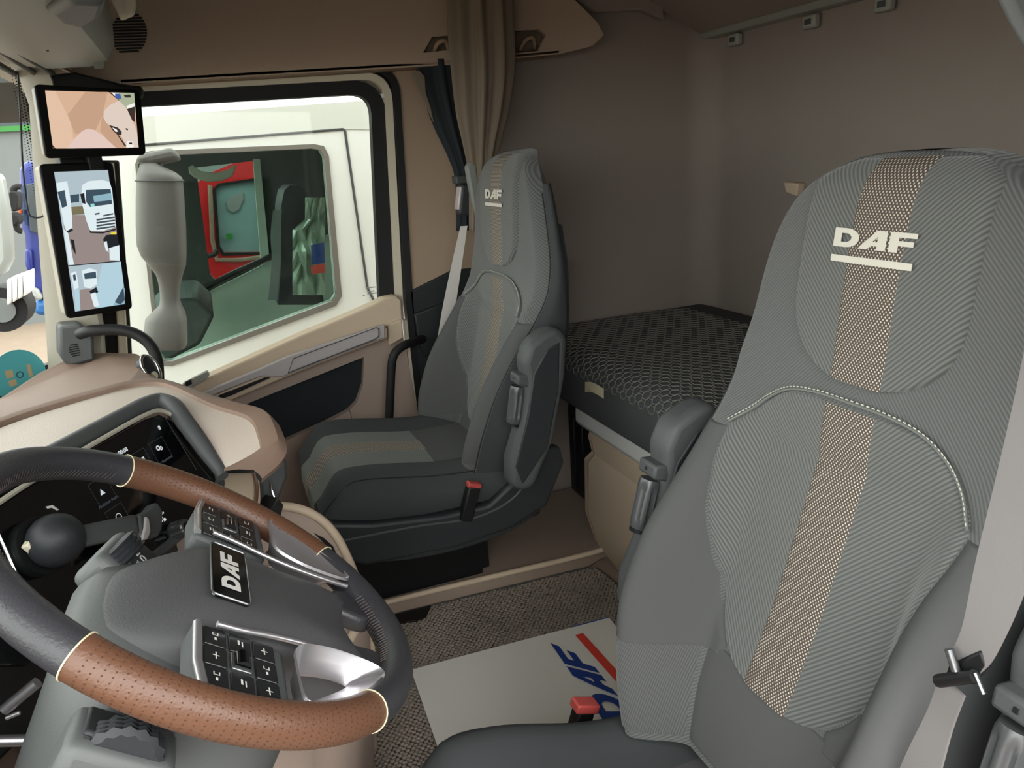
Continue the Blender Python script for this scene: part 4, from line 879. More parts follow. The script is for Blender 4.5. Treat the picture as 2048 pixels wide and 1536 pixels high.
# ================================================================== SEATS
YC = [(0.36, -0.560), (0.45, -0.592), (0.512, -0.623), (0.605, -0.662), (0.711, -0.698), (0.814, -0.729), (0.896, -0.740), (0.959, -0.751), (1.045, -0.760), (1.116, -0.769), (1.17, -0.780), (1.20, -0.797), (1.222, -0.826)]
WT = [(0.36, 0.190), (0.45, 0.226), (0.55, 0.257), (0.65, 0.264), (0.75, 0.262), (0.85, 0.268), (0.93, 0.268), (1.0, 0.252), (1.06, 0.238), (1.11, 0.222), (1.15, 0.200), (1.18, 0.172), (1.20, 0.140), (1.212, 0.108), (1.219, 0.072), (1.222, 0.03)]
WP = [(0.36, 0.075), (0.45, 0.098), (0.55, 0.121), (0.65, 0.114), (0.72, 0.090), (0.80, 0.050), (0.86, 0.015), (0.90, 0.0), (1.23, 0.0)]
TH = [(0.36, 0.11), (0.5, 0.11), (0.8, 0.088), (1.0, 0.076), (1.15, 0.066), (1.205, 0.045), (1.222, 0.015)]
def front_y(u, z):
    w = itp(z, WT); s = abs(u)/w
    y = itp(z, YC) + itp(z, WP)*sms(0.52, 0.86, s) - 0.030*max(0, (s-0.88)/0.12)**2 - 0.006*sms(0.88, 1.0, z)*s*s
    y -= 0.004*math.exp(-((z-0.825)/0.012)**2)*sms(0.62, 0.45, s)   # crease across the lumbar panel
    return y
def seat(name, label, cx, piv, rx, dz, cush_dz, belt_side, arms, buckle_side, pw, pm, pedx):
    t = thing(name, label, 'seat', (cx, -0.45, 0.05 if cx > 1.5 else 0.0))
    ca, sa = math.cos(rx), math.sin(rx)
    def X(u, y, z):   # backrest transform: lean about the hip
        yy, zz = y-piv[0], z-piv[1]
        return V((cx+u, piv[0]+yy*ca-zz*sa, piv[1]+zz*ca+yy*sa+dz))
    # ---- backrest body
    zs = [0.36+0.02*i for i in range(40)] + [1.16, 1.172, 1.184, 1.194, 1.202, 1.209, 1.215, 1.219, 1.222]
    NS = 40; rings, uv = [], []
    for z in zs:
        w = itp(z, WT); th = itp(z, TH); ring = []
        for i in range(NS+1):
            u = w*math.sin(math.pi/2*(2*i/NS-1)); ring.append(X(u, front_y(u, z), z)); uv.append((u, z))
        yb = itp(z, YC)-th
        for i in range(13):
            s = 1-2*i/12; u = s*w*0.97; ring.append(X(u, yb-0.02*(1-s*s)+0.03*abs(s)**6, z)); uv.append((u, z))
        rings.append(ring)
    body = loft('backrest', rings, 'seat_rib_body', t, uv=uv, angle=70)
    def patch(nm, zlo, zhi, L, R, m, off=0.004, edge=-0.002, nu=26, nv=60, parent=None, soft=0.12):
        vs, uvs = [], []
        for j in range(nv+1):
            z = zlo+(zhi-zlo)*(0.5-0.5*math.cos(math.pi*j/nv)); l, r = L(z), R(z)
            ev = min(j, nv-j)/nv
            for i in range(nu+1):
                k = 0.5-0.5*math.cos(math.pi*i/nu); u = l+(r-l)*k
                h = edge+(off-edge)*min(1, math.sqrt(min(k, 1-k)*(r-l)/0.012 if r > l else 0))*min(1, math.sqrt(ev*(zhi-zlo)/0.012))
                vs.append(X(u, front_y(u, z)+h, z)); uvs.append((u, z))
            row = len(vs)-nu-1; us = [q[0] for q in uvs[row:]]; m0 = min(range(nu+1), key=lambda q: abs(us[q])); acc = [0.0]*(nu+1); acc[m0] = us[m0]
            for q in range(m0+1, nu+1): acc[q] = acc[q-1]+math.hypot(us[q]-us[q-1], front_y(us[q], z)-front_y(us[q-1], z))
            for q in range(m0-1, -1, -1): acc[q] = acc[q+1]-math.hypot(us[q]-us[q+1], front_y(us[q], z)-front_y(us[q+1], z))
            for q in range(nu+1): uvs[row+q] = (acc[q], z)
        fs = [(j*(nu+1)+i, j*(nu+1)+i+1, (j+1)*(nu+1)+i+1, (j+1)*(nu+1)+i) for j in range(nv) for i in range(nu)]
        return mk(nm, vs, fs, m, parent or t, smooth=True, uv=uvs)
    def se(z, lo, hi, w0, p=2.5):   # half width with rounded lower end
        k = (z-lo)/(hi-lo); return w0*(1-(1-min(1, max(0, k)))**p)**(1/p)
    HW = lambda z: min(se(z, 0.935, 1.05, 0.136), itp(z, WT)*0.86)
    hp = patch('headrest_pad', 0.935, 1.214, lambda z: -HW(z), lambda z: HW(z), 'seat_rib', off=0.010)
    patch('headrest_stripe', 0.938, 1.216, lambda z: -min(0.043, HW(z)), lambda z: min(0.043, HW(z)), 'seat_stripe', off=0.0125, edge=0.009, nu=10, parent=hp)
    def top_edge(u): return 0.905-0.075*max(0.0, (abs(u)-0.10)/0.10)**1.3 if abs(u) > 0.10 else 0.905
    PW = lambda z: itp(z, [(0.50, 0.02), (0.505, 0.06), (0.515, 0.09), (0.54, 0.118), (0.58, 0.140), (0.65, 0.168), (0.75, 0.192), (0.83, 0.206), (0.855, 0.178), (0.88, 0.150), (0.90, 0.112), (0.905, 0.06)])
    lp = patch('lumbar_panel', 0.50, 0.905, lambda z: -PW(z), lambda z: PW(z), 'seat_rib', off=0.008)
    patch('lumbar_stripe', 0.502, 0.904, lambda z: -min(0.043, PW(z)), lambda z: min(0.043, PW(z)), 'seat_stripe', off=0.0105, edge=0.007, nu=10, parent=lp)
    # pale seam over the lumbar panel
    sm = [(s*PW(z), z) for s, zz in ((1, [0.83, 0.855, 0.88, 0.90]), (-1, [0.90, 0.88, 0.855, 0.83])) for z in zz]
    sm = sm[:4] + [(0.06, 0.908), (0.0, 0.909), (-0.06, 0.908)] + sm[4:]
    tube('seam', catmull([X(u, front_y(u, z)+0.005, z+0.003) for u, z in sm], 6), 0.0022, 'seat_grey', t, seg=6)
    vs, fs = [], []
    line = catmull([X(u, front_y(u, z)+0.0072, z+0.007) for u, z in sm], 14)
    for i in range(0, len(line)-2, 2):
        b = len(vs); a_, c_ = line[i], line[i+1]
        for p in (a_, c_):
            for j in range(4): vs.append(p+V((0, 0.0010*math.cos(j*math.pi/2), 0.0010*math.sin(j*math.pi/2))))
        fs += [(b+j, b+(j+1) % 4, b+4+(j+1) % 4, b+4+j) for j in range(4)]
    o = mk('seam_stitches', vs, fs, 'thread', t); o['kind'] = 'stuff'
    # wings and lower apron in smooth cloth
    for s in (1, -1):
        wi = lambda z: PW(z)+0.001 if z > 0.52 else 0.10
        a, b = (wi, lambda z: itp(z, WT)*0.998) if s > 0 else (lambda z: -itp(z, WT)*0.998, lambda z: -wi(z))
        patch('wing', 0.50, 0.825, a, b, 'seat_smooth', off=0.005, nu=30)
        a2, b2 = (lambda z: itp(z, WT)*0.55, lambda z: itp(z, WT)*0.998) if s > 0 else (lambda z: -itp(z, WT)*0.998, lambda z: -itp(z, WT)*0.55)
        patch('wing_base', 0.37, 0.515, a2, b2, 'seat_rib_fine', off=0.004, nu=20, nv=24)
        # smooth cloth flank
        zz = [0.40+0.02*i for i in range(38)]
        rings = []
        for z in zz:
            w = itp(z, WT); y0 = front_y(s*w*0.995, z); y1 = itp(z, YC)-itp(z, TH)+0.012
            rings.append([X(s*(w+0.002+0.010*math.sin(math.pi*k/6)), y0+(y1-y0)*k/6, z) for k in range(7)])
        loft('flank', rings, 'seat_dark', t, closed=False, smooth=True)
        tube('flank_seam', [X(s*(itp(z, WT)+0.0), front_y(s*itp(z, WT)*0.99, z)+0.002, z) for z in zz[:-1]], 0.0016, 'charcoal_dark', t, seg=6)
    patch('apron', 0.37, 0.512, lambda z: -itp(z, WT)*0.56, lambda z: itp(z, WT)*0.56, 'seat_smooth', off=0.004, nv=30)
    # embroidered brand mark, follows the cushion
    mk_ = lambda x, y: (lambda u, z: X(u, front_y(u, z)+0.0142, z))(0.066-x*0.0425, 1.108+y*0.0235)
    letters('embroidery', mk_, 'thread', hp, underline=(-0.80, -0.44))
    # rigid back cover
    rings = []
    for z in [0.40+0.04*i for i in range(17)]:
        w = itp(z, WT)*0.93; y = itp(z, YC)-itp(z, TH)
        rings.append([X(s*w, y-0.006-0.014*(1-s*s), z) for s in (-1, -0.8, -0.4, 0, 0.4, 0.8, 1)] + [X(s*w, y+0.004, z) for s in (1, 0, -1)])
    loft('back_cover', rings, 'charcoal_dark', t, angle=50)
    # ---- seat cushion
    cz = cush_dz
    def crown(u, y):
        s = abs(u)/0.252; f = sms(-0.23, -0.135, y)
        return 0.425+cz+0.030*sms(0.45, 0.80, s)-0.012*s*s-0.055*max(0, (s-0.80)/0.20)**2-0.075*f*f+0.034*sms(-0.5, -0.22, y)-0.012-(0.0 if pedx else 0.034*(1-sms(-0.52, -0.24, y))-0.006)
    ys = [-0.66+0.02*i for i in range(25)] + [-0.165, -0.152, -0.143, -0.138, -0.135]
    rings, uv = [], []
    for y in ys:
        f = max(0, (y+0.19)/0.055); w = 0.252-0.022*f*f
        top = [V((cx+w*math.sin(math.pi/2*(2*i/24-1)), y, crown(w*math.sin(math.pi/2*(2*i/24-1)), y))) for i in range(25)]
        rings.append(top + [V((cx+w, y, 0.335+cz+0.02*f)), V((cx+w*0.9, y-0.004, 0.318+cz+0.025*f)), V((cx-w*0.9, y-0.004, 0.318+cz+0.025*f)), V((cx-w, y, 0.335+cz+0.02*f))])
        uv += [(w*math.sin(math.pi/2*(2*i/24-1)), y) for i in range(25)] + [(w, y), (w*0.9, y), (-w*0.9, y), (-w, y)]
    cu = loft('cushion', rings, 'seat_dark', t, uv=uv, angle=75)
    def cpatch(nm, u0, u1, y0, y1, m, off):
        vs, uvs = [], []; nu, nv = 12, 40
        for j in range(nv+1):
            y = y0+(y1-y0)*j/nv
            for i in range(nu+1):
                u = u0+(u1-u0)*i/nu; e = min(i, nu-i)/nu
                yy = y; z = crown(u, min(y, -0.137)); 
                if y > -0.137: yy = -0.137+0.004*math.sin(min(1.57, (y+0.137)*30)); z -= (y+0.137)
                vs.append(V((cx+u, yy+ (off if y > -0.15 else 0), z+off*min(1, e*8+0.1)))); uvs.append((u, y))
        fs = [(j*(nu+1)+i, j*(nu+1)+i+1, (j+1)*(nu+1)+i+1, (j+1)*(nu+1)+i) for j in range(nv) for i in range(nu)]
        return mk(nm, vs, fs, m, cu, smooth=True, uv=uvs)
    cpatch('centre_panel', -pw, pw, -0.45, -0.095, pm, 0.003)
    cpatch('centre_stripe', -0.045, 0.045, -0.45, -0.095, 'seat_stripe', 0.0048)
    cpatch('rear_panel', -pw, pw, -0.60, -0.448, 'seat_smooth', 0.0032)
    for s in (1, -1):
        tube('cushion_seam', catmull([V((cx+s*0.232, y, crown(s*0.232, y)+0.001)) for y in (-0.60, -0.5, -0.4, -0.3, -0.22, -0.17)] + [V((cx+s*0.228, -0.136, 0.37+cz))], 5), 0.0018, 'charcoal_dark', cu, seg=6)
    # ---- base shell, suspension, rails
    prof = [(-0.150, 0.375), (-0.135, 0.335), (-0.165, 0.275), (-0.22, 0.245), (-0.45, 0.235), (-0.60, 0.250), (-0.70, 0.29), (-0.755, 0.40), (-0.745, 0.445), (-0.700, 0.450), (-0.655, 0.425), (-0.60, 0.370), (-0.54, 0.330), (-0.42, 0.330), (-0.25, 0.350)]
    for s in (1, -1):
        x0 = cx+s*0.238
        pts = [V((x0, y, z+cz)) for y, z in prof]
        sd_ = prism('side_shell', pts, (s*0.034, 0, 0), 'charcoal_dark', t, bevel=0.010, seg=3)
        tube('shell_crease', catmull([V((x0+s*0.034, y, z+cz)) for y, z in ((-0.16, 0.325), (-0.35, 0.318), (-0.5, 0.305), (-0.60, 0.33), (-0.66, 0.385))], 5), 0.003, 'charcoal', sd_, seg=6)
        if s == -1 or True:
            box('recline_button', (-0.003, -0.014, -0.022), (0.003, 0.014, 0.022), 'black', sd_, bevel=0.002, M=frame(V((x0+s*0.036, -0.648, 0.385+cz)), V((1, 0, 0)), V((0, 0.94, -0.34))))
    box('seat_pan', (cx-0.24, -0.70, 0.245+cz), (cx+0.24, -0.16, 0.335+cz), 'charcoal_dark', t, bevel=0.02, seg=3)
    zb = 0.05 if cx > 1.5 else 0.0
    zz = [zb+0.02+k*(0.235+cz-zb-0.02)/10 for k in range(11)]
    rings = [[V((cx+pedx*0.9+a*(0.17-pedx*0.3), -0.42+b*0.20, z)) for a, b in ((-1, -1), (1, -1), (1, 1), (-1, 1))] for z in (zb+0.02, 0.245+cz)]
    loft('suspension_box', rings, 'black', t, angle=20)
    for s in (1, -1):
        box('floor_rail', (cx+pedx+s*(0.17-0.4*pedx)-0.03, -0.60, zb), (cx+pedx+s*(0.17-0.4*pedx)+0.03, -0.17, zb+0.035), 'black', t, bevel=0.006)
    prism('skirt', catmull([V((cx-0.262, y, z+cz)) for y, z in ((-0.19, 0.262), (-0.30, 0.232), (-0.45, 0.222), (-0.60, 0.240), (-0.69, 0.285), (-0.60, 0.275), (-0.45, 0.262), (-0.30, 0.265))], 4, closed=True), (0.52, 0, 0), 'charcoal_dark', t, bevel=0.003)
    box('front_lever', (cx-0.255, -0.135, 0.325+cz), (cx-0.235, -0.115, 0.365+cz), 'grey_plastic', t, bevel=0.006)
    # ---- armrests folded up along the backrest
    for s in arms:
        base = X(s*0.330, -0.605, 0.46); tip = X(s*0.330, -0.722, 0.835)
        A = (tip-base); L = A.length; A.normalize(); Fv = V((0, 1, 0))-A*A.y; Fv.normalize()
        ar = t
        def AP(a, f): return base+A*a+Fv*f
        side = V((1, 0, 0))
        pad_o = [AP(0, -0.03), AP(-0.015, 0.0), AP(0.0, 0.035), AP(0.06, 0.045), AP(0.17, 0.030), AP(0.255, 0.034), AP(0.30, 0.052), AP(0.345, 0.045), AP(0.375, 0.015), AP(L, -0.02), AP(L-0.02, -0.05), AP(0.28, -0.062), AP(0.12, -0.060)]
        pd_ = prism('armrest', [p-side*0.031 for p in pad_o], side*0.062, 'charcoal', t, bevel=0.016, seg=4)
        prism('armrest_trim', [p-side*0.0325 for p in (AP(0.005, 0.005), AP(0.05, 0.032), AP(0.17, 0.022), AP(0.28, 0.024), AP(0.34, 0.0), AP(0.36, -0.03), AP(0.25, -0.048), AP(0.10, -0.045))], side*0.065, 'charcoal_dark', pd_, bevel=0.004)
        bk_ = prism('bracket', [p-side*0.026 for p in (AP(0.243, 0.02), AP(0.246, 0.056), AP(0.270, 0.060), AP(0.276, 0.03))], side*0.052, 'charcoal', pd_, bevel=0.005)
        ht = AP(0.240, 0.044); hb = AP(0.150, 0.040); ax = (ht-hb).normalized(); yy = Fv; rings = []
        nseg = 40
        for k in range(13):
            q = k/12; r = 0.0195*(1-0.12*(2*q-1)**8)
            rings.append([hb+(ht-hb)*q + side*((r*(1-0.22*sms(0.08, 0.18, q)*sms(0.92, 0.82, q)*max(0, math.cos(6*w))**0.6))*math.cos(w)) + yy*((r*(1-0.22*sms(0.08, 0.18, q)*sms(0.92, 0.82, q)*max(0, math.cos(6*w))**0.6))*math.sin(w)) for w in [2*math.pi*j/nseg for j in range(nseg)]])
        loft('adjuster_knob', rings, 'knob_grey', pd_, angle=50)
        tube('knob_washer', [hb-ax*0.006, hb], 0.018, 'black', pd_, seg=16)
        box('pivot_hole', (-0.003, -0.003, 0), (0.003, 0.003, 0.001), 'black', bk_, bevel=0.001, M=frame(AP(0.258, 0.0595), side, A))
    # ---- belt buckle
    s = buckle_side
    bx = cx+s*(0.272 if pedx else 0.290); by = -0.495 if pedx else -0.462; bk = 1.0 if pedx else 1.25
    Mk = frame(V((bx, by, (0.362 if pedx else 0.345)+cz)), V((0, 1, 0.35)), V((0, -0.35, 1)))
    bb = box('belt_buckle', (-0.016, -0.06, -0.014), (0.016, 0.03, 0.014), 'black', t, bevel=0.004, M=Mk)
    box('release_button', (-0.018*bk, 0.026, -0.012*bk), (0.018*bk, 0.026+0.014*bk, 0.012*bk), 'red_plastic', bb, bevel=0.004, M=Mk, seg=3)
    # ---- shoulder belt guide and webbing
    s = belt_side
    g0 = X(s*0.255, -0.785, 1.10)
    sh = prism('shoulder_cover', [X(s*0.232, y, z) for y, z in ((-0.800, 1.19), (-0.785, 1.205), (-0.77, 1.19), (-0.775, 1.0), (-0.80, 1.0))], (s*0.03, 0, 0), 'grey_plastic', t, bevel=0.006)
    gd = box('belt_guide', (-0.02, -0.022, -0.045), (0.022, 0.022, 0.045), 'charcoal_dark', t, bevel=0.008, M=frame(X(s*0.275, -0.765, 1.095), V((1, 0, 0)), V((0, 1, 0.2))), seg=3)
    box('guide_trim', (-0.018, 0.018, -0.030), (0.018, 0.026, 0.036), 'silver_paint', gd, bevel=0.003, M=frame(X(s*0.275, -0.765, 1.095), V((1, 0, 0)), V((0, 1, 0.2))))
    return t, X
def strap(name, pts, wid, m, parent, thick=0.0012):
    """flat webbing: centre points with width vectors"""
    P = catmull(pts, 8); Wd = catmull(wid, 8); rings = []
    for p, w in zip(P, Wd):
        i = len(rings); a = P[max(0, i-1)]; b = P[min(len(P)-1, i+1)]; n = (b-a).cross(w).normalized()*thick
        rings.append([p-w/2+n, p+w/2+n, p+w/2-n, p-w/2-n])
    return loft(name, rings, m, parent, angle=40)
ds, XD = seat('driver_seat', 'charcoal fabric driver seat with tan stripe in the foreground', 0.728, (-0.60, 0.45), 0.0, 0.0, -0.052, -1, (1, -1), 1, 0.10, 'seat_smooth', 0.0)
ps, XP = seat('passenger_seat', 'charcoal fabric passenger seat with tan stripe beside the door', 1.95, (-0.60, 0.45), -math.radians(4.0), 0.022, 0.082, 1, (-1,), -1, 0.135, 'seat_grey', 0.155)
# belts
bt = tag(thing('seat_belt', 'pale grey driver seat belt hanging at the right edge of the photo', 'seat belt', (0.46, -0.6, 0.4)), group=None)
c1 = [on(2128, 640, 'y', -0.60), on(2094, 800, 'y', -0.60), on(2046, 980, 'y', -0.585), on(2000, 1150, 'y', -0.57), on(1958, 1280, 'y', -0.56), on(1925, 1335, 'y', -0.56)]
w1 = [V((-0.056, 0.008, 0)), V((-0.056, 0.008, 0)), V((-0.052, 0.008, 0)), V((-0.048, 0.006, 0)), V((-0.036, 0.006, -0.004)), V((-0.03, 0.006, -0.004))]
strap('webbing', c1, w1, 'webbing', bt)
c2 = [on(1905, 1370, 'y', -0.56), on(1880, 1440, 'y', -0.56), on(1840, 1545, 'y', -0.55), on(1800, 1640, 'y', -0.55)]
strap('webbing', c2, [V((-0.030, 0.006, 0))]*2+[V((-0.040, 0.006, 0))]*2, 'webbing', bt)
tube('belt_ring', [on(1898, 1298, 'y', -0.55), on(1912, 1342, 'y', -0.55)], 0.004, 'dark_metal', bt, seg=8)
tube('belt_bar', [on(1876, 1362, 'y', -0.55), on(1950, 1352, 'y', -0.55)], 0.006, 'black', bt, seg=8)
tube('belt_ring', [on(1950, 1345, 'y', -0.55), on(1968, 1388, 'y', -0.55)], 0.002, 'dark_metal', bt, seg=6)
prism('tongue', [on(1895, 1330, 'y', -0.555), on(1960, 1300, 'y', -0.555), on(1975, 1335, 'y', -0.555), on(1950, 1362, 'y', -0.555), on(1882, 1372, 'y', -0.555)], (0, -0.008, 0), 'black', bt, bevel=0.003)
b2 = thing('seat_belt', 'pale passenger seat belt running down beside the door pillar', 'seat belt', (2.25, -0.62, 0.5))
c1 = [on(928, 452, 'x', 2.245), on(915, 520, 'x', 2.25), on(897, 620, 'x', 2.25), on(880, 720, 'x', 2.24), on(868, 790, 'x', 2.22), on(862, 870, 'x', 2.2)]
strap('webbing', c1, [V((0.006, 0.020, 0)), V((0.006, 0.030, 0)), V((0.004, 0.040, 0)), V((0.004, 0.036, 0)), V((0.004, 0.030, 0)), V((0.004, 0.03, 0))], 'webbing_pale', b2)
box('tongue', (-0.012, -0.012, -0.003), (0.012, 0.016, 0.003), 'chrome', b2, bevel=0.002, M=frame(on(865, 866, 'x', 2.19), V((0, 1, 0)), V((1, 0, 0.3))))

# ================================================================== BUNK AND SLEEPER
mt = thing('bunk_mattress', 'dark grey quilted mattress of the lower bunk', 'mattress', (1.3, -1.32, 0.45))
MTZ = 0.668
def mprof(x):
    pr = [(-1.695, 0.50), (-1.695, 0.64), (-1.685, 0.662), (-1.66, MTZ), (-1.05, MTZ), (-1.0, MTZ-0.004), (-0.965, MTZ-0.018), (-0.945, MTZ-0.045), (-0.94, 0.58), (-0.945, 0.51), (-0.955, 0.495), (-1.6, 0.495)]
    return [V((x, y, z)) for y, z in pr]
loft('mattress_body', [mprof(0.25), mprof(1.0), mprof(1.9), mprof(2.36), [p*1.0 for p in mprof(2.398)]], 'mattress', mt, angle=40)
# raised hexagon quilting lines following the rounded front edge
def msurf(x, s):   # s: distance measured back from the front along the surface
    prf = [(0.0, -0.9395, 0.585), (0.05, -0.9445, MTZ-0.043), (0.085, -0.964, MTZ-0.017), (0.125, -1.0, MTZ-0.003), (0.175, -1.05, MTZ+0.001), (0.80, -1.675, MTZ+0.001)]
    for a, b in zip(prf, prf[1:]):
        if s <= b[0]:
            k = (s-a[0])/(b[0]-a[0]); return V((x, a[1]+(b[1]-a[1])*k+0.0012, a[2]+(b[2]-a[2])*k+0.0012))
    return V((x, prf[-1][1], prf[-1][2]))
vs, fs = [], []
def seg_line(a, b, w=0.0011):
    p, q = msurf(*a), msurf(*b); d = (q-p); 
    if d.length < 1e-5: return
    n = d.cross(V((0, 0.4, 1))).normalized()*w; k = len(vs); u = V((0, 0.0006, 0.0012)); vs.extend([p-n, q-n, q+u, p+u, p+n, q+n]); fs.extend([(k, k+1, k+2, k+3), (k+3, k+2, k+5, k+4)])
R6 = 0.0165; dxh = R6*2.3; dsh = R6*1.9
i = 0; x = 1.0
while x < 2.37:
    s = 0.045 + (dsh/2 if i % 2 else 0)
    while s < 0.70:
        hx = [(x-R6*0.95, s), (x-R6*0.5, s+R6*0.72), (x+R6*0.5, s+R6*0.72), (x+R6*0.95, s), (x+R6*0.5, s-R6*0.72), (x-R6*0.5, s-R6*0.72)]
        for a, b in zip(hx, hx[1:]+hx[:1]): seg_line(a, b)
        s += dsh
    x += dxh*0.62; i += 1
q = mk('quilting', vs, fs, 'quilt_line', mt); q['kind'] = 'stuff'
tg = thing('mattress_tag', 'small cream fabric tag on the mattress edge', 'tag', on(1188, 777, 'y', -0.938))
grid('tag_cloth', lambda u, v: on(1170+38*u, 764+14*u+6*math.sin(u*3.1)*(-1)+20*v, 'y', -0.936)+V((0, 0.004*math.sin(u*3), 0)), 8, 3, 'tag', tg)
pieces('tag_print', [('print_grey', [(0.004+0.006*k, -0.002), (0.007+0.006*k, -0.002), (0.007+0.006*k, 0.004), (0.004+0.006*k, 0.004)]) for k in range(4)], frame(on(1174, 776, 'y', -0.929), V((-1, 0, -0.28)), V((0, 0, 1))), tg)
fr = thing('storage_locker', 'beige storage locker front under the bunk with a silver top rail', 'locker', (1.2, -0.99, 0.0))
prism('silver_rail', [V((2.028, -0.955, 0.496)), V((2.035, -0.975, 0.500)), V((2.035, -1.00, 0.500)), V((2.02, -1.00, 0.438)), V((2.02, -0.965, 0.436)), V((2.026, -0.952, 0.452))], (-1.75, 0, 0), 'rail_silver', fr, bevel=0.004)
rings = []
for z, y, x in ((0.44, -0.985, 2.015), (0.405, -0.975, 2.02), (0.36, -0.978, 2.005), (0.33, -0.965, 2.03), (0.15, -0.962, 2.035), (0.06, -0.975, 2.0), (-0.003, -1.0, 1.90)):
    rings.append([V((x, y-0.03, z)), V((x-0.02, y-0.006, z)), V((x-0.06, y, z)), V((x-0.9, y, z)), V((0.3, y, z)), V((0.3, y-0.05, z)), V((x, y-0.05, z))])
loft('base_panel', rings, 'beige', fr, angle=25)
sm_ = [V((1.965, -0.9735, 0.405)), V((1.955, -0.977, 0.36)), V((1.972, -0.9635, 0.33)), V((1.975, -0.961, 0.16)), V((1.945, -0.9735, 0.065))]
tube('panel_seam', sm_, 0.0022, 'dash_brown', fr, seg=6)
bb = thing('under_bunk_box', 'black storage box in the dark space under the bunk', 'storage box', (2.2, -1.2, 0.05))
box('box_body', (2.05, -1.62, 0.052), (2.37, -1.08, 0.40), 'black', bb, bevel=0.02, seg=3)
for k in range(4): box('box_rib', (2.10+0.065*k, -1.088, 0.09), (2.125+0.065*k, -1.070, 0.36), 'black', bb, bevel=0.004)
# upper bunk folded up against the rear wall
ub = thing('upper_bunk', 'folded upper bunk with a pale metal hinge rail under the ceiling', 'bunk', (1.4, -1.66, 1.58))
y0, z0 = -1.655, 1.592; A = V((0, 0.90, 0.43)).normalized(); N_ = V((0, -0.43, 0.90)).normalized()
pts = [V((2.40, y0, z0)), V((2.40, y0, z0))+A*0.62, V((2.40, y0, z0))+A*0.62+N_*0.10, V((2.40, y0, z0))+N_*0.10]
prism('bunk_panel', pts, (-2.0, 0, 0), 'wall_fabric', ub, bevel=0.01)
prism('hinge_rail', [V((2.41, -1.698, 1.575)), V((2.41, -1.66, 1.578)), V((2.41, -1.645, 1.592)), V((2.41, -1.655, 1.606)), V((2.41, -1.698, 1.60))], (-2.1, 0, 0), 'grey_green', ub, bevel=0.003)
for px, py in ((1470, 78), (1622, 42), (1770, 6)):
    c = on(px, py, 'y', -1.68)
    ck_ = box('rail_clip', (-0.026, -0.012, -0.02), (0.026, 0.012, 0.016), 'grey_green', ub, bevel=0.006, M=Matrix.Translation(c))
    box('clip_hole', (-0.014, 0.008, -0.010), (0.014, 0.013, 0.006), 'charcoal', ck_, bevel=0.002, M=Matrix.Translation(c))
struct(prism('trim_11', [on(1158, 0, 'x', 2.37), on(1190, 24, 'x', 2.37), on(1285, 20, 'x', 2.37), on(1330, 40, 'x', 2.37), V((2.37, -1.45, 1.95)), V((2.37, -1.0, 1.95))], (0.03, 0, 0), 'wall_fabric', bevel=0.006), 'upper side lining above the bunk')
hk = thing('coat_hook', 'small beige hook on the rear wall beside the driver headrest', 'hook', on(1592, 372, 'y', -1.69))
prism('hook', [on(1582, 362, 'y', -1.70), on(1612, 366, 'y', -1.70), on(1608, 392, 'y', -1.70), on(1586, 384, 'y', -1.70)], (0, 0.03, 0), 'beige', hk, bevel=0.005)

# ------------------------------------------------------------------ curtains
def curtain(name, label, rows, folds, amp, m, edge=None, group=None):
    """rows: (centre point, half width, half depth); a pleated hanging bundle"""
    ctr = catmull([r[0] for r in rows], 6); nn = len(ctr)
    ws_ = catmull([V((r[1], r[2], r[3])) for r in rows], 6)
    t = thing(name, label, 'curtain', rows[-1][0], group); rings = []; k = 96
    for i, c in enumerate(ctr):
        hw, hd, am = ws_[i]; ring = []
        for j in range(k):
            w = 2*math.pi*j/k; q = 1+am*math.sin(folds*w+1.5*math.sin(i*0.08))+0.4*am*math.sin(2*folds*w+i*0.05)
            ring.append(c+V((0.35*hd*q*math.sin(w), hw*q*math.cos(w), 0))+V((hd*q*math.sin(w)*0.65, 0, 0)))
        rings.append(ring)
    loft('cloth', rings, m, t, smooth=True)
    return t
def crow(l, r, py, x, d, am):
    a = on(l, py, 'x', x); b = on(r, py, 'x', x); return ((a+b)/2, abs(a.y-b.y)/2, d, am)
cu1 = curtain('sleeper_curtain', 'taupe curtain bundle hanging behind the passenger headrest', [crow(905, 1012, -60, 2.2, 0.06, 0.16), crow(908, 1016, 60, 2.2, 0.06, 0.16), crow(914, 1018, 140, 2.2, 0.055, 0.16), crow(920, 1010, 220, 2.2, 0.045, 0.15), crow(932, 995, 290, 2.2, 0.03, 0.14), crow(940, 985, 350, 2.2, 0.022, 0.12), crow(940, 980, 460, 2.2, 0.02, 0.1)], 9, 0.16, 'curtain_brown')
cu2 = curtain('window_curtain', 'dark blue-grey door curtain tied back to the pillar', [crow(838, 925, 120, 2.33, 0.03, 0.14), crow(846, 925, 170, 2.33, 0.03, 0.14), crow(872, 930, 250, 2.33, 0.028, 0.13), crow(898, 938, 310, 2.33, 0.022, 0.12), crow(912, 942, 360, 2.33, 0.02, 0.1), crow(914, 945, 460, 2.33, 0.02, 0.08)], 8, 0.14, 'curtain_dark')
lp_ = [on(824, 146, 'x', 2.30), on(838, 140, 'x', 2.30), on(850, 152, 'x', 2.298), on(852, 185, 'x', 2.298), on(862, 215, 'x', 2.298), on(868, 245, 'x', 2.30), on(846, 200, 'x', 2.30), on(836, 178, 'x', 2.30)]
prism('curtain_lining', lp_, (0.006, 0, 0), 'curtain_brown', cu2, bevel=0.002)
prism('tie_strap', [on(912, 352, 'x', 2.29), on(940, 350, 'x', 2.29), on(944, 366, 'x', 2.29), on(914, 368, 'x', 2.29)], (0.05, 0, 0), 'charcoal', cu2, bevel=0.004)
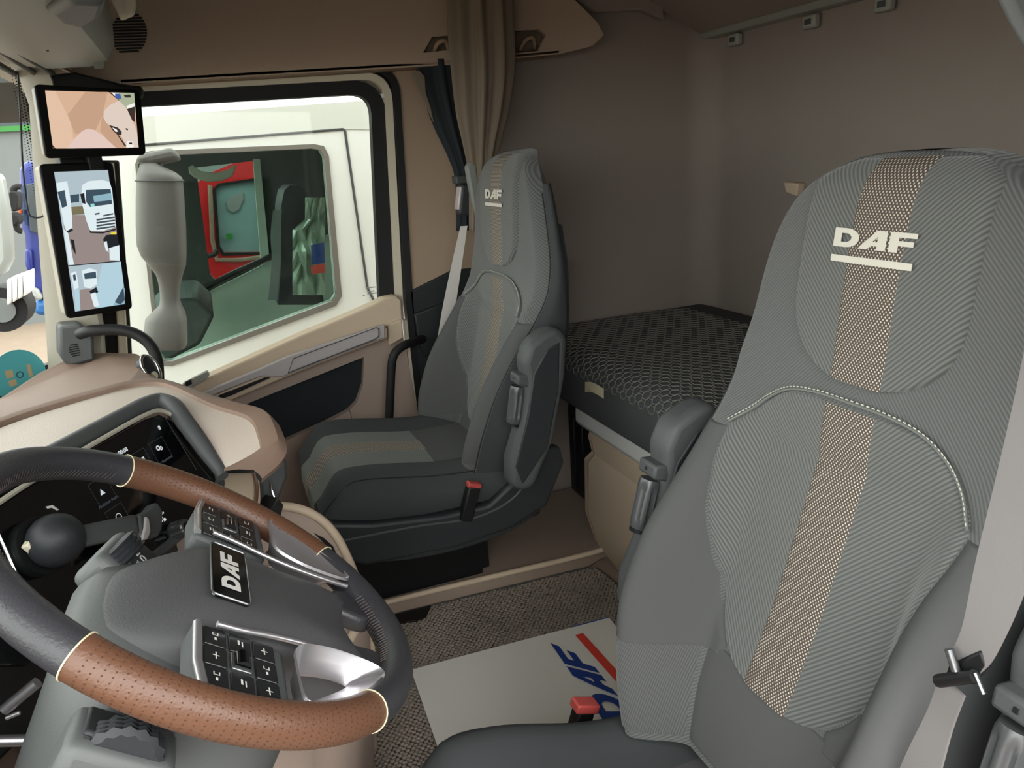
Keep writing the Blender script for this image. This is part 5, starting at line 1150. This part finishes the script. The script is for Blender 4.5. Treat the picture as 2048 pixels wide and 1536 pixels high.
curtain('sleeper_curtain', 'grey curtain edge at the upper right corner of the photo', [(V((0.50, -0.64, 1.86)), 0.04, 0.04, 0.12), (V((0.48, -0.645, 1.5)), 0.04, 0.04, 0.12), (V((0.462, -0.65, 1.36)), 0.04, 0.04, 0.12), (V((0.40, -0.655, 1.25)), 0.035, 0.035, 0.12), (V((0.30, -0.655, 1.05)), 0.025, 0.03, 0.1)], 9, 0.14, 'shroud_grey')

# ------------------------------------------------------------------ floor mat and paper
mp = [(0.95, 0.10), (1.40, 0.06), (1.50, -0.05), (1.90, -0.10), (1.94, -0.35), (1.915, -0.92), (1.90, -0.945), (1.80, -0.955), (0.95, -0.955)]
fm = thing('floor_mat', 'grey-brown woven loop carpet mat on the centre floor', 'mat', (1.4, -0.5, 0.0))
prism('mat_base', [V((x, y, 0.0)) for x, y in mp], (0, 0, 0.006), 'carpet', fm, bevel=0.002)
tube('mat_binding', [V((x, y, 0.005)) for x, y in mp], 0.0055, 'charcoal', fm, seg=6, closed=True)
def inpoly(x, y, P):
    c = False
    for (x1, y1), (x2, y2) in zip(P, P[1:]+P[:1]):
        if (y1 > y) != (y2 > y) and x < (x2-x1)*(y-y1)/(y2-y1)+x1: c = not c
    return c
vs, fs = [], []
rnd = random.Random(3)
hr = [(math.cos(2*math.pi*k/6), math.sin(2*math.pi*k/6)) for k in range(6)]
jx = 0; x = 1.0
while x < 1.95:
    y = -0.95 + (0.0065 if jx % 2 else 0)
    while y < 0.06:
        px_, py_ = x+rnd.uniform(-.0012, .0012), y+rnd.uniform(-.0015, .0015)
        if inpoly(px_, py_, mp):
            a = rnd.uniform(-0.5, 0.5); ca, sa = math.cos(a), math.sin(a); b = len(vs); hh = rnd.uniform(0.0040, 0.0062)
            for rz, rs in ((0.0055, 1.0), (0.0055+hh*0.7, 0.85)):
                for cx_, cy_ in hr: qx, qy = cx_*0.0046*rs, cy_*0.0066*rs; vs.append(V((px_+qx*ca-qy*sa, py_+qx*sa+qy*ca, rz)))
            vs.append(V((px_, py_, 0.0055+hh)))
            fs += [(b+k, b+(k+1) % 6, b+6+(k+1) % 6, b+6+k) for k in range(6)] + [(b+6+k, b+6+(k+1) % 6, b+12) for k in range(6)]
        y += 0.0130
    x += 0.0082; jx += 1
lo_ = mk('loop_pile', vs, fs, 'carpet_loop', fm, smooth=True); lo_['kind'] = 'stuff'
prism('heel_patch', [on(790, 1228, 'z', 0.0145), on(862, 1210, 'z', 0.0145), on(852, 1232, 'z', 0.0145), on(835, 1240, 'z', 0.0145), on(800, 1245, 'z', 0.0145), on(760, 1240, 'z', 0.0145)], (0, 0, -0.006), 'black', fm, bevel=0.001)
pp = thing('floor_paper', 'white paper floor protector printed with blue letters and a red stripe', 'paper mat', (1.45, -0.58, 0.012))
pc = [on(822, 1340, 'z', 0.014), on(875, 1482, 'z', 0.014)]
ex = (on(1218, 1235, 'z', 0.014)-pc[0]); ex.z = 0; ln = ex.length; ex.normalize(); ey = V((ex.y, -ex.x, 0))
if ey.x < 0: ey = -ey
wv = -ey
def pap(u, v): return pc[0]+ex*u+wv*v+V((0, 0, 0.0008*math.sin(u*9)+0.0008*math.sin(v*11+1)))
grid('sheet', lambda u, v: pap(u*ln, v*0.46), 24, 18, 'paper', pp)
tube('blue_edge', [pap(ln-0.11, -0.001), pap(ln, -0.001)], 0.0016, 'print_blue', pp, seg=6)
# printed brand on the paper: corners of the word taken from its own frame
pf0 = on(1103, 1292, 'z', 0.0155); pf1 = on(1140, 1286+12, 'z', 0.0155)
def P14(px, py): q = on(px, py, 'z', 0.0165); return q
def ptq(x, y):   # letters run down the page: x 0..3 along word, y 0..1 letter height
    s0 = P14(1206, 1440); e0 = P14(1101, 1286)      # baseline D -> top of F  (word axis)
    s1 = P14(1272, 1436); e1 = P14(1172, 1312)
    k = x/3.0
    a = s0.lerp(e0, k); b = s1.lerp(e1, k); return b.lerp(a, y)
letters('printed_word', lambda x, y: ptq(x, y), 'print_blue', pp)
mk('printed_stripe', [P14(1150, 1270), P14(1166, 1266), P14(1262, 1372), P14(1244, 1376)], [(0, 1, 2, 3)], 'print_red', pp)

# ================================================================== OUTSIDE
GZ = -1.45
vs, fs = [], []
g = struct(box('ground', (-40, -40, GZ-0.1), (60, 60, GZ), 'paving', bevel=0), 'tan paved lorry park')
def poly_x(pts, x): return [on(a, b, 'x', x) for a, b in pts]
# ---- white lorry next to the passenger door
NX = 3.45
wt = thing('white_truck', 'white lorry parked close beside the passenger window', 'truck', (NX+1.0, -0.5, GZ))
side = poly_x([(150, 243), (745, 200), (900, 190), (980, 700), (980, 1150), (150, 1150), (165, 700)], NX)
win = poly_x([(276, 330), (284, 316), (300, 312), (625, 297), (640, 300), (648, 314), (672, 590), (664, 602), (345, 722), (330, 722), (322, 712)], NX)
plate('side_panel', [side, win], (0.06, 0, 0), 'truck_white', wt)
plate('window_seal', [poly_x([(270, 328), (280, 308), (300, 302), (628, 288), (648, 292), (658, 312), (684, 592), (672, 612), (345, 732), (326, 732), (314, 716)], NX-0.008), [p+V((-0.008, 0, 0)) for p in win]], (0.03, 0, 0), 'trim_grey', wt)
prism('window_glass', [p+V((0.02, 0, 0)) for p in win], (0.003, 0, 0), 'glass_far', wt, bevel=0)
tube('door_gap', [p for p in poly_x([(150, 300), (285, 290), (686, 258), (690, 262), (735, 575), (750, 606)], NX-0.001)], 0.006, 'charcoal', wt, seg=6)
prism('roof_side', poly_x([(150, 243), (745, 200), (900, 190), (900, 262), (690, 258), (285, 290), (150, 300)], NX-0.004), (0.02, 0, 0), 'truck_shade', wt, bevel=0)
a0, a1 = on(150, 243, 'x', NX), on(900, 190, 'x', NX)
mk('roof_fairing', [a0, a1, a1+V((0.9, 0, 0.75)), a0+V((0.9, 0, 0.75)), a0+V((2.2, 0, 0.8)), a1+V((2.2, 0, 0.8))], [(0, 1, 2, 3), (3, 2, 5, 4)], 'truck_white', wt, smooth=False)
# inside of that cab: far door, seat, dash
FX = NX+2.15
far_in = poly_x([(330, 290), (900, 250), (900, 900), (250, 900), (300, 560)], FX)
fwin = poly_x([(392, 335), (505, 322), (512, 330), (528, 520), (430, 560), (420, 548)], FX)
plate('far_door', [far_in, fwin], (0.05, 0, 0), 'cab_inside', wt)
prism('far_door_trim', poly_x([(385, 600), (655, 465), (680, 620), (340, 760)], FX-0.06), (0.02, 0, 0), 'cab_door_in', wt, bevel=0)
tube('far_door_rail', poly_x([(385, 588), (470, 545), (655, 462)], FX-0.09), 0.02, 'black', wt, seg=8)
prism('far_pillar', poly_x([(506, 318), (520, 318), (540, 530), (522, 530)], FX-0.04), (0.03, 0, 0), 'cab_door_in', wt, bevel=0)
box('cab_back', (NX+0.06, -2.2, -0.4), (FX+0.05, -2.1, 1.7), 'cab_inside', wt, bevel=0)
box('cab_floor', (NX+0.06, -2.2, -0.4), (FX+0.05, 1.1, -0.3), 'cab_inside', wt, bevel=0)
box('cab_roof', (NX+0.06, -2.2, 1.62), (FX+0.05, 1.1, 1.68), 'cab_inside', wt, bevel=0)
sx = NX+1.55
rings = []
for py, l, r in ((370, 572, 590), (380, 562, 604), (410, 556, 612), (450, 556, 614), (520, 556, 625), (600, 550, 640)):
    a, b = on(l, py, 'x', sx), on(r, py, 'x', sx); rings.append([a+V((-0.2, 0, 0)), b+V((-0.2, 0, 0)), b+V((0.2, 0, 0)), a+V((0.2, 0, 0))])
loft('inside_seat', rings, 'charcoal_dark', wt, angle=40)
strap('inside_belt', poly_x([(555, 420), (550, 470), (552, 520), (545, 600)], sx-0.25), [V((0, 0.05, 0))]*4, 'webbing_dark', wt)
def foil(l, r, t, b):
    rr_ = random.Random(5)
    return grid('seat_wrap', lambda u, v: on(l+(r-l)*u+(25*(1-u) if v < 0.3 else 0), t+(b-t)*v, 'x', sx-0.3+rr_.uniform(-0.05, 0.05)), 7, 9, 'foil', wt, smooth=False)
foil(585, 650, 395, 590)
prism('wrap_print', poly_x([(622, 490), (648, 485), (650, 525), (624, 530)], sx-0.37), (0.01, 0, 0), 'print_blue', wt, bevel=0)
prism('wrap_print', poly_x([(622, 532), (650, 527), (651, 545), (624, 548)], sx-0.37), (0.01, 0, 0), 'print_red', wt, bevel=0)
prism('inside_dash', poly_x([(280, 650), (330, 600), (392, 596), (430, 630), (400, 690), (300, 740)], NX+0.9), (0.8, 0, 0), 'charcoal', wt, bevel=0.02)
vsr = [on(428, 345, 'x', FX-0.4)]
vis = poly_x([(377, 334), (385, 330), (400, 342), (430, 346), (455, 340), (470, 328), (472, 336), (465, 352), (445, 362), (415, 364), (390, 356), (378, 346)], FX-0.25)
prism('sun_visor', vis, (0.03, 0, 0), 'pillar_grey', wt, bevel=0.005)
# mirror housing of the white lorry
MX = 3.05
def mring(py, l, r, d=0.09):
    a, b = on(l, py, 'x', MX), on(r, py, 'x', MX); c = (a+b)/2; h = (b-a)/2; out = []
    for k in range(24):
        w = 2*math.pi*k/24; cx_ = abs(math.cos(w))**0.6*math.copysign(1, math.cos(w)); sx_ = abs(math.sin(w))**0.6*math.copysign(1, math.sin(w))
        out.append(c+h*cx_+V((d*sx_, 0, 0)))
    return out
mr = loft('wing_mirror', [mring(y, l, r, d) for y, l, r, d in ((362, 273, 366, 0.09), (400, 272, 369, 0.095), (450, 272, 372, 0.095), (490, 274, 373, 0.095), (510, 282, 373, 0.09), (530, 298, 372, 0.08), (548, 312, 366, 0.07), (565, 317, 362, 0.06), (585, 320, 360, 0.055), (600, 320, 360, 0.055), (612, 318, 364, 0.06), (625, 305, 371, 0.075), (640, 290, 374, 0.085), (665, 287, 375, 0.09), (685, 290, 375, 0.09), (692, 300, 370, 0.085))], 'mirror_grey', wt, angle=60)
mr['label'] = 'large grey wing mirror'
loft('mirror_cap', [mring(y, l, r, d) for y, l, r, d in ((326, 283, 318, 0.05), (332, 280, 326, 0.06), (345, 275, 352, 0.08), (355, 273, 364, 0.09), (361, 273, 366, 0.09))], 'mirror_grey', mr, angle=60)
prism('mirror_arm', poly_x([(268, 322), (280, 308), (345, 294), (362, 318), (320, 326), (300, 330)], MX-0.05), (0.35, 0, 0), 'mirror_grey', mr, bevel=0.015)
tube('mirror_join', [p+V((0, 0, 0)) for p in mring(361.5, 272, 367, 0.092)], 0.003, 'charcoal', mr, seg=6, closed=True)
# ---- red lorry beyond
RX = 7.2
rd = thing('red_truck', 'red lorry seen through the white lorry cab windows', 'truck', (RX+1, -1.0, GZ))
rw = poly_x([(432, 380), (440, 372), (518, 360), (530, 500), (525, 504), (448, 505), (440, 492)], RX)
plate('side_panel', [poly_x([(386, 388), (395, 366), (410, 350), (470, 325), (620, 310), (640, 900), (412, 900), (400, 560)], RX), rw], (0.1, 0, 0), 'truck_red', rd)
prism('window_glass', [p+V((0.03, 0, 0)) for p in rw], (0.004, 0, 0), 'far_glass', rd, bevel=0)
plate('window_seal', [poly_x([(426, 378), (436, 367), (524, 354), (537, 508), (445, 512), (434, 494)], RX-0.01), [p+V((-0.01, 0, 0)) for p in rw]], (0.02, 0, 0), 'black', rd)
prism('inside_headrest', poly_x([(452, 405), (462, 392), (486, 385), (488, 398), (478, 420), (466, 426), (456, 420)], RX+0.01), (0.02, 0, 0), 'webbing_dark', rd, bevel=0.004)
for k, q in enumerate(([(372, 400), (378, 393), (392, 392), (400, 400), (402, 445), (398, 454), (378, 452), (373, 444)], [(374, 470), (382, 463), (400, 464), (408, 474), (408, 490), (400, 496), (382, 494), (375, 486)])):
    m_ = prism('mirror', poly_x(q, RX-0.35), (0.2, 0, 0), 'mirror_grey', rd, bevel=0.03)
tube('mirror_arm', catmull(poly_x([(395, 496), (402, 508), (415, 512), (430, 508), (434, 500)], RX-0.3), 4), 0.02, 'black', rd, seg=8)
prism('green_badge', poly_x([(452, 468), (465, 467), (466, 478), (453, 479)], RX-0.005), (0.01, 0, 0), 'green_band', rd, bevel=0)
tube('door_groove', poly_x([(420, 370), (425, 480), (434, 520), (480, 520), (540, 512)], RX-0.005), 0.02, 'dash_brown', rd, seg=6)
# ---- blue lorry through the windscreen
BX = 9.5
bu = thing('blue_truck', 'blue lorry seen through the windscreen corner', 'truck', on(70, 660, 'x', BX))
prism('cab_side', poly_x([(37, 340), (42, 326), (54, 322), (110, 326), (110, 600), (62, 600), (52, 540), (48, 470), (42, 456), (38, 400)], BX), (2.2, 0, 0), 'truck_blue', bu, bevel=0.06)
prism('windscreen', poly_x([(40, 372), (72, 366), (76, 455), (50, 450), (44, 430)], BX-0.04), (0.05, 0, 0), 'glass_far', bu, bevel=0.01)
prism('windscreen_dark', poly_x([(52, 368), (80, 364), (82, 470), (60, 462)], BX-0.06), (0.05, 0, 0), 'hall_dark', bu, bevel=0.01)
prism('step_panel', poly_x([(48, 500), (62, 498), (66, 545), (56, 548), (50, 530)], BX-0.08), (0.06, 0, 0), 'truck_blue', bu, bevel=0.03)
prism('headlamp', poly_x([(62, 576), (74, 578), (84, 596), (80, 602), (66, 594)], BX-0.1), (0.1, 0, 0), 'truck_pale', bu, bevel=0.02)
prism('bumper', poly_x([(66, 602), (100, 602), (100, 632), (70, 632), (66, 622)], BX-0.06), (2.0, 0, 0), 'truck_blue_light', bu, bevel=0.05)
for q in ([(17, 385), (22, 382), (32, 384), (36, 392), (35, 418), (28, 424), (19, 420)], [(13, 428), (20, 425), (36, 430), (38, 444), (32, 452), (16, 450)]):
    prism('mirror', poly_x(q, BX-0.5), (0.25, 0, 0), 'tyre', bu, bevel=0.03)
tube('mirror_arm', catmull(poly_x([(26, 384), (28, 377), (36, 373), (42, 374)], BX-0.4), 4), 0.03, 'tyre', bu, seg=8)
tube('mirror_arm', catmull(poly_x([(32, 450), (36, 460), (44, 462)], BX-0.4), 4), 0.03, 'tyre', bu, seg=8)
prism('side_marker', poly_x([(36, 420), (41, 418), (42, 428), (37, 430)], BX-0.1), (0.1, 0, 0), 'amber', bu, bevel=0.01)
# ---- silver-white lorry at the far left
LX = 7.0
lw = thing('silver_truck', 'pale silver lorry with side skirts cut by the left photo edge', 'truck', on(0, 650, 'x', LX))
prism('cab_side', poly_x([(-120, 340), (0, 345), (14, 420), (20, 480), (22, 520), (10, 545), (-10, 560), (-120, 560)], LX), (0.2, 0, 0), 'truck_pale', lw, bevel=0.05)
for k in range(4):
    prism('skirt_panel', poly_x([(12+11*k, 560-4*k), (22.5+11*k, 556-4*k), (22.5+11*k, 606-6*k), (14+11*k, 612-6*k)], LX-0.02), (0.3, 0, 0), 'truck_white', lw, bevel=0.02)
wc = on(4, 620, 'x', LX+0.1); pw = (on(4, 664, 'x', LX+0.1)-wc).length
w_ = tube('wheel', [wc, wc+V((0.35, 0, 0))], pw, 'tyre', lw, seg=28)
tube('wheel_rim', [wc+V((-0.02, 0, 0)), wc+V((0.05, 0, 0))], pw*0.55, 'hall_grey', w_, seg=20)
# ---- depot hall with a green line
HX = 26.0
hl = thing('depot_hall', 'grey depot hall with a thin green line seen through the windscreen', 'building', on(20, 420, 'x', HX))
h0 = on(20, 206, 'x', HX).z; h1 = on(20, 254, 'x', HX).z
box('hall_wall', (HX, -25, GZ), (HX+6, 30, h1), 'hall_grey', hl, bevel=0)
box('hall_upper', (HX-0.05, -25, h1), (HX+6, 30, h0), 'hall_dark', hl, bevel=0)
box('green_line', (HX-0.12, -25, h1-0.12), (HX, 30, h1+0.02), 'green_band', hl, bevel=0)
fn = thing('yard_fence', 'pale mesh fence and parked vans in the distance', 'fence', on(20, 450, 'x', 18))
box('fence_panel', (18, -4, GZ), (18.05, 9, GZ+1.9), 'hall_grey', fn, bevel=0)

# ---- unseen lorry shape added on the driver's side to block sky light
nb = thing('sky_blocker_truck', 'grey lorry shape out of view behind the camera, added to block sky light', 'truck', (-3.3, -2.0, GZ))
box('cab_body', (-4.5, -1.4, GZ+0.55), (-2.05, 1.0, GZ+2.95), 'blocker_grey', nb, bevel=0.08)
box('trailer_body', (-4.5, -12.0, GZ+1.1), (-2.05, -1.8, GZ+2.6), 'blocker_grey', nb, bevel=0.03)
box('side_window', (-2.06, -0.55, GZ+2.0), (-2.04, 0.75, GZ+2.65), 'gloss_black', nb, bevel=0.004)
for y in (0.1, -5.0, -9.5):
    tube('wheel', [V((-2.45, y, GZ+0.5)), V((-2.1, y, GZ+0.5))], 0.5, 'tyre', nb, seg=28)
